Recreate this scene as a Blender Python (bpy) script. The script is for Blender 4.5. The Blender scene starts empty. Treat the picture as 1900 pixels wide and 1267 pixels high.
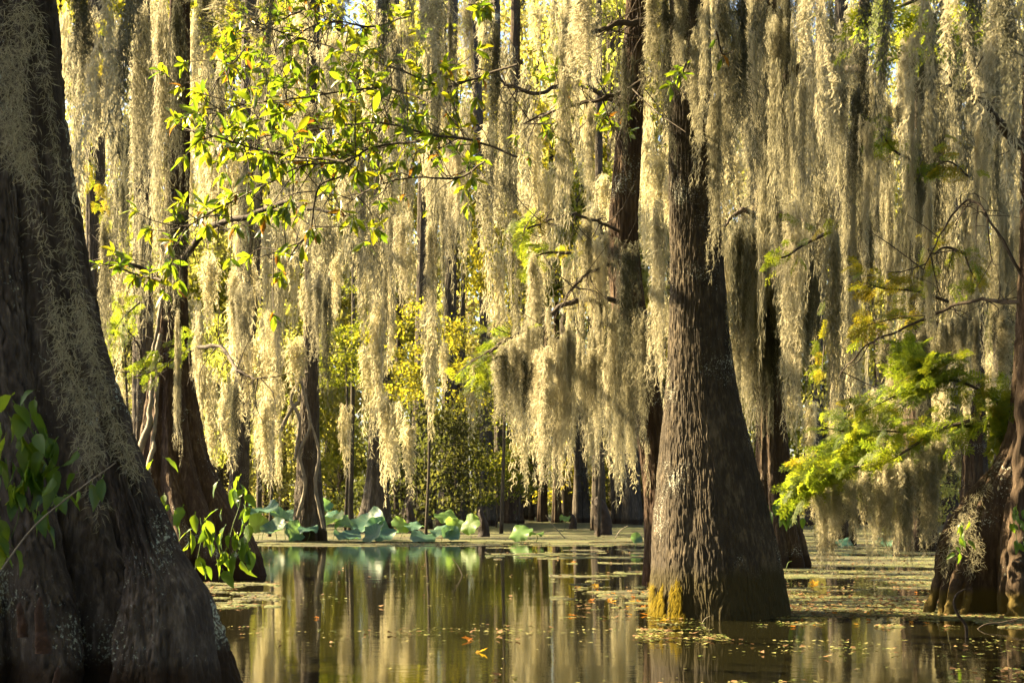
import bpy, math, random
import numpy as np
from mathutils import Vector, Matrix, Euler

random.seed(7)
rng = np.random.default_rng(7)
S = bpy.context.scene
C = S.collection
PI = math.pi

# ------------------------------------------------------------------ camera, sky, sun, exposure
CAM_H, FPX, HOR = 1.0, 2639.0, 930.0
cam_d = bpy.data.cameras.new('camera')
cam = bpy.data.objects.new('camera', cam_d); C.objects.link(cam)
cam.location = (0, 0, CAM_H); cam.rotation_euler = (PI / 2, 0, 0)
cam_d.lens = 50.0; cam_d.sensor_width = 36.0
cam_d.shift_y = (HOR - 633.5) / 1900.0
cam_d.clip_start = 0.1; cam_d.clip_end = 2000
cam_d.dof.use_dof = True; cam_d.dof.focus_distance = 13.5; cam_d.dof.aperture_fstop = 7.0
S.camera = cam

SUN_EL, SUN_A = math.radians(35), math.radians(18)      # low sun, to the left and beyond the scene
to_sun = Vector((-math.cos(SUN_A) * math.cos(SUN_EL), math.sin(SUN_A) * math.cos(SUN_EL), math.sin(SUN_EL)))
world = bpy.data.worlds.new('World'); S.world = world; world.use_nodes = True
wn = world.node_tree.nodes; wl = world.node_tree.links
wn.clear()
sky = wn.new('ShaderNodeTexSky'); sky.sky_type = 'NISHITA'; sky.sun_disc = False
sky.sun_elevation = SUN_EL
sky.sun_rotation = math.atan2(to_sun.x, to_sun.y)
sky.dust_density = 2.5; sky.air_density = 1.0
bg = wn.new('ShaderNodeBackground'); bg.inputs[1].default_value = 0.05
wo = wn.new('ShaderNodeOutputWorld')
wl.new(sky.outputs[0], bg.inputs[0]); wl.new(bg.outputs[0], wo.inputs[0])
sd = bpy.data.lights.new('sun', 'SUN'); sd.energy = 5.0; sd.angle = math.radians(0.6); sd.color = (1.0, 0.78, 0.43)
sun = bpy.data.objects.new('sun', sd); C.objects.link(sun)
sun.rotation_euler = to_sun.to_track_quat('Z', 'Y').to_euler(); sun.location = (-30, 30, 30)
S.view_settings.view_transform = 'Standard'; S.view_settings.look = 'None'
S.view_settings.exposure = 3.0; S.view_settings.gamma = 1.0
S.view_settings.use_curve_mapping = False
S.render.engine = 'CYCLES'
S.cycles.max_bounces = 5; S.cycles.diffuse_bounces = 2; S.cycles.glossy_bounces = 2
S.cycles.transmission_bounces = 3; S.cycles.transparent_max_bounces = 4
S.cycles.caustics_reflective = False; S.cycles.caustics_refractive = False
S.cycles.sample_clamp_indirect = 6.0
S.cycles.use_adaptive_sampling = True; S.cycles.adaptive_threshold = 0.02
try:
    S.cycles.denoising_prefilter = 'ACCURATE'
except Exception:
    pass

# ------------------------------------------------------------------ small helpers
def at(px, py, d):
    """point of the photograph (1900 px wide) at distance d"""
    return np.array([(px - 950.0) / FPX * d, d, CAM_H + (HOR - py) / FPX * d])

def hash3(i, j, k, s):
    h = (i * 374761393 + j * 668265263 + k * 2147483647 + s * 974634777) & 0xFFFFFFFF
    h = ((h ^ (h >> 13)) * 1274126177) & 0xFFFFFFFF
    h = ((h ^ (h >> 16)) * 2246822519) & 0xFFFFFFFF
    return ((h ^ (h >> 15)) & 0xFFFFFF) / float(0xFFFFFF)

def vnoise(x, y, z=0.0, s=0):
    x, y, z = np.broadcast_arrays(np.asarray(x, float), np.asarray(y, float), np.asarray(z, float))
    xi, yi, zi = np.floor(x).astype(np.int64), np.floor(y).astype(np.int64), np.floor(z).astype(np.int64)
    fx, fy, fz = x - xi, y - yi, z - zi
    fx, fy, fz = fx * fx * (3 - 2 * fx), fy * fy * (3 - 2 * fy), fz * fz * (3 - 2 * fz)
    r = 0
    for a in (0, 1):
        for b in (0, 1):
            for c in (0, 1):
                w = (fx if a else 1 - fx) * (fy if b else 1 - fy) * (fz if c else 1 - fz)
                r = r + w * hash3(xi + a, yi + b, zi + c, s)
    return r * 2 - 1

def fbm(x, y, z=0.0, s=0, o=4):
    r, a = 0, 0.5
    for i in range(o):
        r = r + a * vnoise(np.asarray(x) * 2 ** i, np.asarray(y) * 2 ** i, np.asarray(z) * 2 ** i, s + i)
        a *= 0.5
    return r

def mesh_of(name, V, F, mats=(), midx=None, smooth=False, attr=None):
    """V (n,3), F (m,3|4) or list of such arrays"""
    if not isinstance(F, (list, tuple)): F = [F]
    F = [np.asarray(f, dtype=np.int32) for f in F if len(f)]
    me = bpy.data.meshes.new(name)
    V = np.asarray(V, dtype=np.float32)
    me.vertices.add(len(V)); me.vertices.foreach_set('co', V.ravel())
    nl = sum(f.size for f in F); nf = sum(len(f) for f in F)
    me.loops.add(nl); me.polygons.add(nf)
    me.loops.foreach_set('vertex_index', np.concatenate([f.ravel() for f in F]))
    tot = np.concatenate([np.full(len(f), f.shape[1], np.int32) for f in F])
    st = np.concatenate([[0], np.cumsum(tot)[:-1]]).astype(np.int32)
    me.polygons.foreach_set('loop_start', st)
    try: me.polygons.foreach_set('loop_total', tot)
    except Exception: pass
    if midx is not None: me.polygons.foreach_set('material_index', np.asarray(midx, np.int32))
    me.polygons.foreach_set('use_smooth', np.full(nf, bool(smooth)))
    if attr:
        for k, a in attr.items():
            la = me.attributes.new(k, 'FLOAT', 'POINT'); la.data.foreach_set('value', np.asarray(a, np.float32))
    for m in (mats if isinstance(mats, (list, tuple)) else [mats]): me.materials.append(m)
    me.update(calc_edges=True)
    return me

def link(name, me, parent=None, loc=(0, 0, 0)):
    o = bpy.data.objects.new(name, me); C.objects.link(o); o.location = loc
    if parent is not None: o.parent = parent
    return o

def tag(o, label=None, cat=None, group=None, kind=None):
    if label: o['label'] = label
    if cat: o['category'] = cat
    if group: o['group'] = group
    if kind: o['kind'] = kind
    return o

def thing(name, label, cat, loc, group=None):
    o = bpy.data.objects.new(name, None); C.objects.link(o); o.location = [float(v) for v in loc]
    o.empty_display_size = 0.1
    return tag(o, label, cat, group)

def part(name, V, F, mats, root, smooth=True, attr=None, label=None):
    """world-space geometry as a child of root"""
    V = np.asarray(V) - np.array(root.location)
    o = link(name, mesh_of(name, V, F, mats, smooth=smooth, attr=attr), root)
    if label: o['label'] = label
    return o

class Acc:
    def __init__(s): s.V = []; s.F = []; s.n = 0
    def add(s, V, F):
        s.V.append(np.asarray(V))
        for f in (F if isinstance(F, list) else [F]): s.F.append(np.asarray(f) + s.n)
        s.n += len(V)
    def get(s):
        groups = {}
        for f in s.F: groups.setdefault(f.shape[1], []).append(f)
        return np.concatenate(s.V), [np.concatenate(g) for g in groups.values()]

def smooth_path(pts, n):
    pts = np.asarray(pts, float)
    if len(pts) == 2:
        t = np.linspace(0, 1, n)[:, None]; return pts[0] * (1 - t) + pts[1] * t
    P = np.vstack([2 * pts[0] - pts[1], pts, 2 * pts[-1] - pts[-2]])
    out = []
    ts = np.linspace(0, len(pts) - 1, n)
    for t in ts:
        i = min(int(t), len(pts) - 2); u = t - i
        a, b, c, d = P[i:i + 4]
        out.append(0.5 * ((2 * b) + (-a + c) * u + (2 * a - 5 * b + 4 * c - d) * u * u + (-a + 3 * b - 3 * c + d) * u ** 3))
    return np.array(out)

def tube(pts, r0, r1, n=24, sides=7, knob=0.12, seed=0, curve=True):
    P = smooth_path(pts, n) if curve else np.asarray(pts, float)
    n = len(P)
    T = np.gradient(P, axis=0); T /= np.linalg.norm(T, axis=1)[:, None] + 1e-9
    ref = np.array([0.13, 0.2, 1.0]) if abs(T[:, 2]).mean() < 0.8 else np.array([1.0, 0.1, 0.0])
    A = np.cross(T, ref); A /= np.linalg.norm(A, axis=1)[:, None] + 1e-9
    B = np.cross(T, A)
    t = np.linspace(0, 1, n)
    R = r0 * (1 - t) ** 0.8 + r1 * t ** 0.9
    R = np.clip(R, min(r0, r1), max(r0, r1))
    th = np.linspace(0, 2 * PI, sides, endpoint=False)
    rr = R[:, None] * (1 + knob * vnoise(t[:, None] * n * 0.35, th[None, :] * 1.3, seed * 1.7, seed))
    V = P[:, None, :] + rr[..., None] * (np.cos(th)[None, :, None] * A[:, None, :] + np.sin(th)[None, :, None] * B[:, None, :])
    V = V.reshape(-1, 3)
    i, j = np.meshgrid(np.arange(n - 1), np.arange(sides), indexing='ij')
    a = i * sides + j; b = i * sides + (j + 1) % sides
    F = np.stack([a, b, b + sides, a + sides], -1).reshape(-1, 4)
    return V, F

# ------------------------------------------------------------------ materials
def new_mat(name):
    m = bpy.data.materials.new(name); m.use_nodes = True
    nt = m.node_tree; nt.nodes.clear()
    return m, nt.nodes, nt.links

def N(nodes, t, **kw):
    n = nodes.new(t)
    for k, v in kw.items():
        if k in ('operation', 'blend_type', 'data_type', 'noise_dimensions', 'attribute_name', 'interpolation', 'feature'): setattr(n, k, v)
        else: n.inputs[k].default_value = v
    return n

def ramp(nodes, stops):
    r = nodes.new('ShaderNodeValToRGB')
    while len(r.color_ramp.elements) > 1: r.color_ramp.elements.remove(r.color_ramp.elements[-1])
    for i, (p, c) in enumerate(stops):
        e = r.color_ramp.elements[0] if i == 0 else r.color_ramp.elements.new(p)
        e.position = p
        e.color = (c, c, c, 1) if isinstance(c, (int, float)) else (*c, 1)
    return r

def bark_mat(name, dark, mid, light, lichen=0.5, lscale=46.0, zs=0.14, moss_z=0.3, moss_col=(0.10, 0.09, 0.02), scale=1.0, rough=0.9, lichen_col=(0.42, 0.43, 0.36)):
    m, n, l = new_mat(name)
    tc = n.new('ShaderNodeTexCoord')
    mp = n.new('ShaderNodeMapping'); mp.inputs['Scale'].default_value = (scale, scale, scale * zs)
    l.new(tc.outputs['Object'], mp.inputs['Vector'])
    n1 = N(n, 'ShaderNodeTexNoise', Scale=26.0, Detail=6.0, Roughness=0.65); l.new(mp.outputs[0], n1.inputs['Vector'])
    mp3 = n.new('ShaderNodeMapping'); mp3.inputs['Scale'].default_value = (scale, scale, scale * 0.4)
    l.new(tc.outputs['Object'], mp3.inputs['Vector'])
    n3 = N(n, 'ShaderNodeTexNoise', Scale=3.2, Detail=5.0, Roughness=0.6); l.new(mp3.outputs[0], n3.inputs['Vector'])
    r1 = ramp(n, [(0.30, dark), (0.52, mid), (0.72, light)])
    mixn = N(n, 'ShaderNodeMix', data_type='FLOAT'); mixn.inputs[0].default_value = 0.42
    l.new(n1.outputs[0], mixn.inputs[2]); l.new(n3.outputs[0], mixn.inputs[3])
    l.new(mixn.outputs[0], r1.inputs[0])
    col = r1.outputs[0]
    # pale crusts of lichen
    nl_ = N(n, 'ShaderNodeTexNoise', Scale=lscale, Detail=4.0, Roughness=0.75); l.new(tc.outputs['Object'], nl_.inputs['Vector'])
    nb = N(n, 'ShaderNodeTexNoise', Scale=1.6, Detail=3.0); l.new(tc.outputs['Object'], nb.inputs['Vector'])
    ad = N(n, 'ShaderNodeMath', operation='MULTIPLY_ADD'); ad.inputs[1].default_value = 1.0
    l.new(nb.outputs[0], ad.inputs[0]); l.new(nl_.outputs[0], ad.inputs[2])
    rl = ramp(n, [(0.0, 0.0), (0.62 - 0.035 * lichen, 0.0), (0.65 - 0.035 * lichen, 1.0)])
    sc = N(n, 'ShaderNodeMath', operation='MULTIPLY'); sc.inputs[1].default_value = 0.50
    l.new(ad.outputs[0], sc.inputs[0]); l.new(sc.outputs[0], rl.inputs[0])
    mx = N(n, 'ShaderNodeMix', data_type='RGBA'); mx.inputs[7].default_value = (*lichen_col, 1)
    l.new(rl.outputs[0], mx.inputs[0]); l.new(col, mx.inputs[6]); col = mx.outputs[2]
    # wet, mossy foot of the trunk
    if moss_z > 0:
        sep = n.new('ShaderNodeSeparateXYZ'); l.new(tc.outputs['Object'], sep.inputs[0])
        nz = N(n, 'ShaderNodeMath', operation='MULTIPLY_ADD'); nz.inputs[1].default_value = -0.35 * moss_z * 2; 
        l.new(n3.outputs[0], nz.inputs[0]); l.new(sep.outputs[2], nz.inputs[2])
        mr = n.new('ShaderNodeMapRange'); mr.inputs[1].default_value = moss_z * 0.75; mr.inputs[2].default_value = moss_z * 0.45
        l.new(nz.outputs[0], mr.inputs[0])
        mm = N(n, 'ShaderNodeMix', data_type='RGBA'); mm.inputs[7].default_value = (*moss_col, 1)
        l.new(mr.outputs[0], mm.inputs[0]); l.new(col, mm.inputs[6]); col = mm.outputs[2]
    b = n.new('ShaderNodeBsdfPrincipled'); b.inputs['Roughness'].default_value = rough
    b.inputs['Specular IOR Level'].default_value = 0.25
    l.new(col, b.inputs['Base Color'])
    nf = N(n, 'ShaderNodeTexNoise', Scale=75.0, Detail=4.0, Roughness=0.7); l.new(mp3.outputs[0], nf.inputs['Vector'])
    hs = N(n, 'ShaderNodeMath', operation='MULTIPLY_ADD'); hs.inputs[1].default_value = 0.5
    l.new(nf.outputs[0], hs.inputs[0]); l.new(n1.outputs[0], hs.inputs[2])
    bp = N(n, 'ShaderNodeBump', Strength=0.9, Distance=0.02); l.new(hs.outputs[0], bp.inputs['Height'])
    l.new(bp.outputs[0], b.inputs['Normal'])
    o = n.new('ShaderNodeOutputMaterial'); l.new(b.outputs[0], o.inputs[0])
    return m

def leaf_mat(name, cols, trans=0.55, tcol=None, veins=False, rough=0.45, spec=0.3, noise=9.0, tboost=1.0):
    """thin leaf: cols picked per object and blotched by noise, with light coming through"""
    m, n, l = new_mat(name)
    oi = n.new('ShaderNodeObjectInfo'); tc = n.new('ShaderNodeTexCoord')
    nn = N(n, 'ShaderNodeTexNoise', Scale=noise, Detail=3.0); l.new(tc.outputs['Object'], nn.inputs['Vector'])
    ge = n.new('ShaderNodeNewGeometry')
    ad = N(n, 'ShaderNodeMath', operation='MULTIPLY_ADD'); ad.inputs[1].default_value = 0.45
    l.new(nn.outputs[0], ad.inputs[0])
    rs = N(n, 'ShaderNodeMath', operation='MULTIPLY'); rs.inputs[1].default_value = 0.35
    l.new(ge.outputs['Random Per Island'], rs.inputs[0])
    r2 = N(n, 'ShaderNodeMath', operation='MULTIPLY_ADD'); r2.inputs[1].default_value = 0.45
    l.new(oi.outputs['Random'], r2.inputs[0]); l.new(rs.outputs[0], r2.inputs[2])
    l.new(r2.outputs[0], ad.inputs[2])
    k = len(cols); r = ramp(n, [(0.15 + 0.75 * i / max(1, k - 1), c) for i, c in enumerate(cols)])
    l.new(ad.outputs[0], r.inputs[0])
    b = n.new('ShaderNodeBsdfPrincipled'); b.inputs['Roughness'].default_value = rough
    b.inputs['Specular IOR Level'].default_value = spec
    base = r.outputs[0]
    if veins:
        gr = n.new('ShaderNodeTexGradient'); gr.gradient_type = 'RADIAL'; l.new(tc.outputs['Object'], gr.inputs[0])
        pp = N(n, 'ShaderNodeMath', operation='MULTIPLY'); pp.inputs[1].default_value = 21.0; l.new(gr.outputs['Fac'], pp.inputs[0])
        fr = N(n, 'ShaderNodeMath', operation='PINGPONG'); fr.inputs[1].default_value = 0.5; l.new(pp.outputs[0], fr.inputs[0])
        rv = ramp(n, [(0.0, 1.0), (0.10, 0.0)]); l.new(fr.outputs[0], rv.inputs[0])
        mv = N(n, 'ShaderNodeMix', data_type='RGBA'); mv.inputs[7].default_value = (0.17, 0.27, 0.13, 1); l.new(rv.outputs[0], mv.inputs[0]); l.new(base, mv.inputs[6]); base = mv.outputs[2]
        sp = N(n, 'ShaderNodeTexNoise', Scale=2.2, Detail=6.0, Roughness=0.75); l.new(tc.outputs['Object'], sp.inputs['Vector'])
        rs2 = ramp(n, [(0.60, 0.0), (0.68, 0.8)]); l.new(sp.outputs[0], rs2.inputs[0])
        m2 = N(n, 'ShaderNodeMix', data_type='RGBA'); m2.inputs[7].default_value = (0.10, 0.075, 0.03, 1); l.new(rs2.outputs[0], m2.inputs[0]); l.new(base, m2.inputs[6]); base = m2.outputs[2]
    l.new(base, b.inputs['Base Color'])
    t = n.new('ShaderNodeBsdfTranslucent')
    if tcol:
        k = len(tcol); r3 = ramp(n, [(0.15 + 0.75 * i / max(1, k - 1), c) for i, c in enumerate(tcol)])
        l.new(ad.outputs[0], r3.inputs[0]); l.new(r3.outputs[0], t.inputs[0])
    else: l.new(r.outputs[0], t.inputs[0])
    mx = n.new('ShaderNodeMixShader'); mx.inputs[0].default_value = trans
    l.new(b.outputs[0], mx.inputs[1]); l.new(t.outputs[0], mx.inputs[2])
    o = n.new('ShaderNodeOutputMaterial'); l.new(mx.outputs[0], o.inputs[0])
    return m

def plain(name, col, rough=0.8, spec=0.3, bump=0.0, bscale=40, var=0.35, vscale=6):
    m, n, l = new_mat(name)
    tc = n.new('ShaderNodeTexCoord')
    nn = N(n, 'ShaderNodeTexNoise', Scale=vscale, Detail=5.0); l.new(tc.outputs['Object'], nn.inputs['Vector'])
    r = ramp(n, [(0.3, tuple(c * (1 - var) for c in col)), (0.7, tuple(min(1, c * (1 + var)) for c in col))])
    l.new(nn.outputs[0], r.inputs[0])
    b = n.new('ShaderNodeBsdfPrincipled'); b.inputs['Roughness'].default_value = rough
    b.inputs['Specular IOR Level'].default_value = spec
    l.new(r.outputs[0], b.inputs['Base Color'])
    if bump:
        nb = N(n, 'ShaderNodeTexNoise', Scale=bscale, Detail=5.0); l.new(tc.outputs['Object'], nb.inputs['Vector'])
        bp = N(n, 'ShaderNodeBump', Strength=bump, Distance=0.02); l.new(nb.outputs[0], bp.inputs['Height']); l.new(bp.outputs[0], b.inputs['Normal'])
    o = n.new('ShaderNodeOutputMaterial'); l.new(b.outputs[0], o.inputs[0])
    return m

M = {}
M['bark_main'] = bark_mat('bark_grey_furrowed', (0.010, 0.009, 0.007), (0.048, 0.038, 0.027), (0.17, 0.135, 0.092), lichen=0.75, lscale=70.0, zs=0.3, moss_z=0.42, moss_col=(0.04, 0.032, 0.012))
M['bark_left'] = bark_mat('bark_dark_fibrous', (0.012, 0.009, 0.008), (0.07, 0.055, 0.045), (0.24, 0.20, 0.165), lichen=0.6, moss_z=0.25, moss_col=(0.03, 0.018, 0.01), lichen_col=(0.40, 0.44, 0.36))
M['bark_red'] = bark_mat('bark_reddish', (0.014, 0.008, 0.006), (0.062, 0.039, 0.025), (0.21, 0.15, 0.10), lichen=0.6, moss_z=0.28, moss_col=(0.03, 0.014, 0.008))
M['bark_right'] = bark_mat('bark_warm_buttressed', (0.014, 0.009, 0.006), (0.05, 0.033, 0.021), (0.17, 0.12, 0.08), lichen=0.6, moss_z=0.22, moss_col=(0.07, 0.05, 0.010))
M['bark_warm'] = bark_mat('bark_warm', (0.014, 0.009, 0.006), (0.05, 0.034, 0.022), (0.17, 0.125, 0.08), lichen=0.6, moss_z=0.2, moss_col=(0.03, 0.018, 0.01))
M['bark_far'] = bark_mat('bark_far_grey', (0.016, 0.013, 0.010), (0.062, 0.051, 0.040), (0.17, 0.145, 0.115), lichen=0.7, moss_z=0.3, moss_col=(0.03, 0.02, 0.012))
M['twig'] = plain('twig_bark', (0.055, 0.042, 0.032), 0.85, bump=0.5)
M['dead_twig'] = plain('dead_twig_bark', (0.19, 0.165, 0.125), 0.85, bump=0.4)
def moss_mat(name, cols, trans):
    return leaf_mat(name, cols, trans=trans, rough=0.9, spec=0.08, noise=3.0)
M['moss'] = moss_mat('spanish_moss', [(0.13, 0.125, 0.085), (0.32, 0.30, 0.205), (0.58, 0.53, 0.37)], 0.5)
M['moss_shaded'] = moss_mat('shaded_spanish_moss', [(0.05, 0.05, 0.036), (0.10, 0.10, 0.07), (0.18, 0.175, 0.12)], 0.4)  # darker copy of the moss, shade put into its colour
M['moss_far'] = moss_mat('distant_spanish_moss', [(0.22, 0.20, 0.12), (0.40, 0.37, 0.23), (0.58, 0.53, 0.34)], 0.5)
M['leaf'] = leaf_mat('tupelo_leaf', [(0.012, 0.030, 0.010), (0.035, 0.065, 0.012), (0.07, 0.10, 0.014), (0.12, 0.125, 0.014)], 0.5,
                     [(0.03, 0.09, 0.012), (0.13, 0.24, 0.012), (0.27, 0.36, 0.012), (0.46, 0.42, 0.015)], rough=0.35, spec=0.5)
M['leaf_old'] = leaf_mat('turned_leaf', [(0.150, 0.042, 0.012), (0.210, 0.096, 0.012), (0.096, 0.042, 0.018)], 0.45, [(0.360, 0.084, 0.012), (0.480, 0.240, 0.018), (0.180, 0.060, 0.018)], rough=0.5)
M['vine_leaf'] = leaf_mat('vine_leaf', [(0.030, 0.075, 0.010), (0.045, 0.105, 0.015), (0.070, 0.130, 0.015)], 0.5,
                          [(0.100, 0.210, 0.015), (0.170, 0.280, 0.015), (0.250, 0.330, 0.015)], rough=0.4, spec=0.4)
M['needle'] = leaf_mat('cypress_foliage', [(0.03, 0.055, 0.010), (0.06, 0.09, 0.012), (0.10, 0.12, 0.014)], 0.5,
                       [(0.18, 0.30, 0.02), (0.32, 0.42, 0.025), (0.46, 0.48, 0.03)], rough=0.6)
M['needle_gold'] = leaf_mat('golden_cypress_foliage', [(0.09, 0.10, 0.012), (0.13, 0.125, 0.014), (0.16, 0.13, 0.016)], 0.5,
                            [(0.32, 0.36, 0.02), (0.46, 0.42, 0.025), (0.52, 0.40, 0.03)], rough=0.6)
M['far_leaf'] = leaf_mat('far_foliage', [(0.031, 0.050, 0.009), (0.062, 0.081, 0.012), (0.105, 0.105, 0.015)], 0.5,
                         [(0.158, 0.230, 0.014), (0.346, 0.374, 0.022), (0.533, 0.446, 0.036)], rough=0.7)
M['far_gold'] = leaf_mat('far_golden_foliage', [(0.08, 0.08, 0.03), (0.13, 0.12, 0.045), (0.17, 0.155, 0.075)], 0.5,
                       [(0.36, 0.44, 0.06), (0.54, 0.55, 0.09), (0.62, 0.56, 0.16)], rough=0.7)
M['far_dark'] = leaf_mat('far_dark_foliage', [(0.016, 0.020, 0.009), (0.030, 0.034, 0.013), (0.06, 0.06, 0.018)], 0.4,
                       [(0.06, 0.08, 0.02), (0.13, 0.15, 0.03), (0.26, 0.25, 0.05)], rough=0.7)  # darker foliage colour, given mostly to low crowns in the middle
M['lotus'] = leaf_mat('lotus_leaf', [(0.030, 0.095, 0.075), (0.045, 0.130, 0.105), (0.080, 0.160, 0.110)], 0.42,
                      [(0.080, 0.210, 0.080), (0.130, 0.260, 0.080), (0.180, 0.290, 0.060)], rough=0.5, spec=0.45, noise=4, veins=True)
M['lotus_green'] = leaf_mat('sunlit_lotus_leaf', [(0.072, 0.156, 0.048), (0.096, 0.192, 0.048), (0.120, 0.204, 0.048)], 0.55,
                      [(0.216, 0.396, 0.060), (0.276, 0.432, 0.072), (0.312, 0.444, 0.060)], rough=0.5, spec=0.45, noise=4, veins=True)  # sunlit copy of the lotus leaf, light put into its brighter colour
M['stem'] = plain('green_stem', (0.07, 0.11, 0.025), 0.6)
M['yellow_moss'] = leaf_mat('yellow_root_moss', [(0.05, 0.045, 0.01), (0.13, 0.10, 0.012), (0.24, 0.175, 0.015)], 0.25, rough=0.9, spec=0.05)
M['weed'] = leaf_mat('duckweed', [(0.10, 0.10, 0.02), (0.19, 0.17, 0.045), (0.30, 0.27, 0.11), (0.08, 0.12, 0.02)], 0.2, rough=0.6, spec=0.3)
M['litter'] = leaf_mat('leaf_litter', [(0.07, 0.04, 0.02), (0.14, 0.08, 0.04), (0.22, 0.14, 0.07)], 0.2, rough=0.8, spec=0.2)
M['fallen'] = leaf_mat('fallen_leaf', [(0.210, 0.048, 0.006), (0.300, 0.108, 0.006), (0.330, 0.192, 0.012)], 0.35, [(0.420, 0.096, 0.006), (0.510, 0.210, 0.012), (0.540, 0.360, 0.018)], rough=0.5)
M['knee'] = plain('cypress_knee_bark', (0.04, 0.020, 0.012), 0.85, bump=0.8, bscale=30, vscale=8)
M['dark_root'] = plain('wet_root', (0.025, 0.016, 0.011), 0.7, bump=0.8, bscale=30)

# water
def water_mat():
    m, n, l = new_mat('swamp_water')
    tc = n.new('ShaderNodeTexCoord')
    mp = n.new('ShaderNodeMapping'); mp.inputs['Scale'].default_value = (0.5, 1.5, 1)
    l.new(tc.outputs['Object'], mp.inputs['Vector'])
    a = N(n, 'ShaderNodeTexNoise', Scale=1.2, Detail=2.0, Roughness=0.5); l.new(mp.outputs[0], a.inputs['Vector'])
    mp2 = n.new('ShaderNodeMapping'); mp2.inputs['Scale'].default_value = (1.0, 2.2, 1)
    l.new(tc.outputs['Object'], mp2.inputs['Vector'])
    c = N(n, 'ShaderNodeTexNoise', Scale=9.0, Detail=2.0, Roughness=0.5); l.new(mp2.outputs[0], c.inputs['Vector'])
    b1 = N(n, 'ShaderNodeBump', Strength=0.10, Distance=0.02); l.new(a.outputs[0], b1.inputs['Height'])
    b2 = N(n, 'ShaderNodeBump', Strength=0.045, Distance=0.01); l.new(c.outputs[0], b2.inputs['Height']); l.new(b1.outputs[0], b2.inputs['Normal'])
    p = n.new('ShaderNodeBsdfPrincipled'); p.inputs['Base Color'].default_value = (0.008, 0.0075, 0.003, 1)
    p.inputs['Roughness'].default_value = 0.035; p.inputs['IOR'].default_value = 1.33
    p.inputs['Specular IOR Level'].default_value = 0.5
    l.new(b2.outputs[0], p.inputs['Normal'])
    o = n.new('ShaderNodeOutputMaterial'); l.new(p.outputs[0], o.inputs[0])
    return m
M['water'] = water_mat()

def floor_mat():
    m, n, l = new_mat('swamp_floor_mat')
    tc = n.new('ShaderNodeTexCoord')
    a = N(n, 'ShaderNodeTexNoise', Scale=0.6, Detail=8.0, Roughness=0.7); l.new(tc.outputs['Object'], a.inputs['Vector'])
    r = ramp(n, [(0.3, (0.03, 0.024, 0.012)), (0.45, (0.05, 0.048, 0.018)), (0.55, (0.085, 0.09, 0.024)), (0.68, (0.045, 0.07, 0.015))])
    l.new(a.outputs[0], r.inputs[0])
    b = N(n, 'ShaderNodeTexNoise', Scale=14.0, Detail=6.0, Roughness=0.7); l.new(tc.outputs['Object'], b.inputs['Vector'])
    bp = N(n, 'ShaderNodeBump', Strength=0.9, Distance=0.05); l.new(b.outputs[0], bp.inputs['Height'])
    p = n.new('ShaderNodeBsdfPrincipled'); p.inputs['Roughness'].default_value = 0.85
    l.new(r.outputs[0], p.inputs['Base Color']); l.new(bp.outputs[0], p.inputs['Normal'])
    o = n.new('ShaderNodeOutputMaterial'); l.new(p.outputs[0], o.inputs[0])
    return m
M['floor'] = floor_mat()

# ------------------------------------------------------------------ setting: water, swamp floor
V = np.array([[-300, -60, 0], [300, -60, 0], [300, 600, 0], [-300, 600, 0]], float)
tag(link('water', mesh_of('water', V, np.array([[0, 1, 2, 3]]), M['water'])), 'dark still swamp water mirroring the mossy trees', None, None, 'structure')

def sheet(name, x0, x1, nx, ys, edge_fn, zf, mat):
    xs = np.linspace(x0, x1, nx)
    X, Y = np.meshgrid(xs, ys, indexing='ij')
    Y = Y.copy(); e = edge_fn(xs)
    Y[:, 0] = e; Y[:, 1] = np.maximum(Y[:, 1], e + 0.3)
    Z = zf(X, Y); Z[:, 0] = -0.02
    V = np.stack([X, Y, Z], -1).reshape(-1, 3); ny = len(ys)
    i, j = np.meshgrid(np.arange(nx - 1), np.arange(ny - 1), indexing='ij'); a = i * ny + j
    F = np.stack([a, a + ny, a + ny + 1, a + 1], -1).reshape(-1, 4)
    return link(name, mesh_of(name, V, F, mat, smooth=True))
ys = np.concatenate([[33.4], np.linspace(34.2, 70, 80), [85, 110, 200, 500]])
fl = sheet('swamp_floor', -60, 60, 500, ys, lambda x: 34.4 + 1.0 * fbm(x * 0.35, 0.3, 0, 5) + 0.5 * fbm(x * 2.1, 0.3, 0, 6),
           lambda X, Y: 0.012 + 0.06 * np.clip((Y - 45) / 15, 0, 1) * (1 + fbm(X * 0.9, Y * 0.9, 0, 9)) + 0.012 * fbm(X * 2, Y * 2, 0, 3), M['floor'])
tag(fl, 'low mat of algae, mud and litter along the far edge of the water', None, None, 'structure')

def flakes(name, pts, size, mat, label, tilt=0.18, seed=1, z=0.006):
    r = np.random.default_rng(seed); n = len(pts)
    s = size * r.uniform(0.5, 1.5, n) ; a = r.uniform(0, 2 * PI, n)
    base = np.array([[-1, -0.3], [0.1, -0.7], [1, 0.05], [0.0, 0.65]])
    ca, sa = np.cos(a)[:, None], np.sin(a)[:, None]
    bx = base[None, :, 0] * ca - base[None, :, 1] * sa; by = base[None, :, 0] * sa + base[None, :, 1] * ca
    V = np.zeros((n, 4, 3)); V[..., 0] = pts[:, None, 0] + bx * s[:, None]; V[..., 1] = pts[:, None, 1] + by * s[:, None]
    V[..., 2] = z + r.uniform(0, 0.004, n)[:, None] + s[:, None] * tilt * np.abs(r.normal(0, 1, (n, 4)))
    if pts.shape[1] > 2: V[..., 2] += pts[:, None, 2]
    F = np.arange(4 * n).reshape(n, 4)
    return tag(link(name, mesh_of(name, V.reshape(-1, 3), F, mat)), label, None, None, 'stuff')

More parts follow.
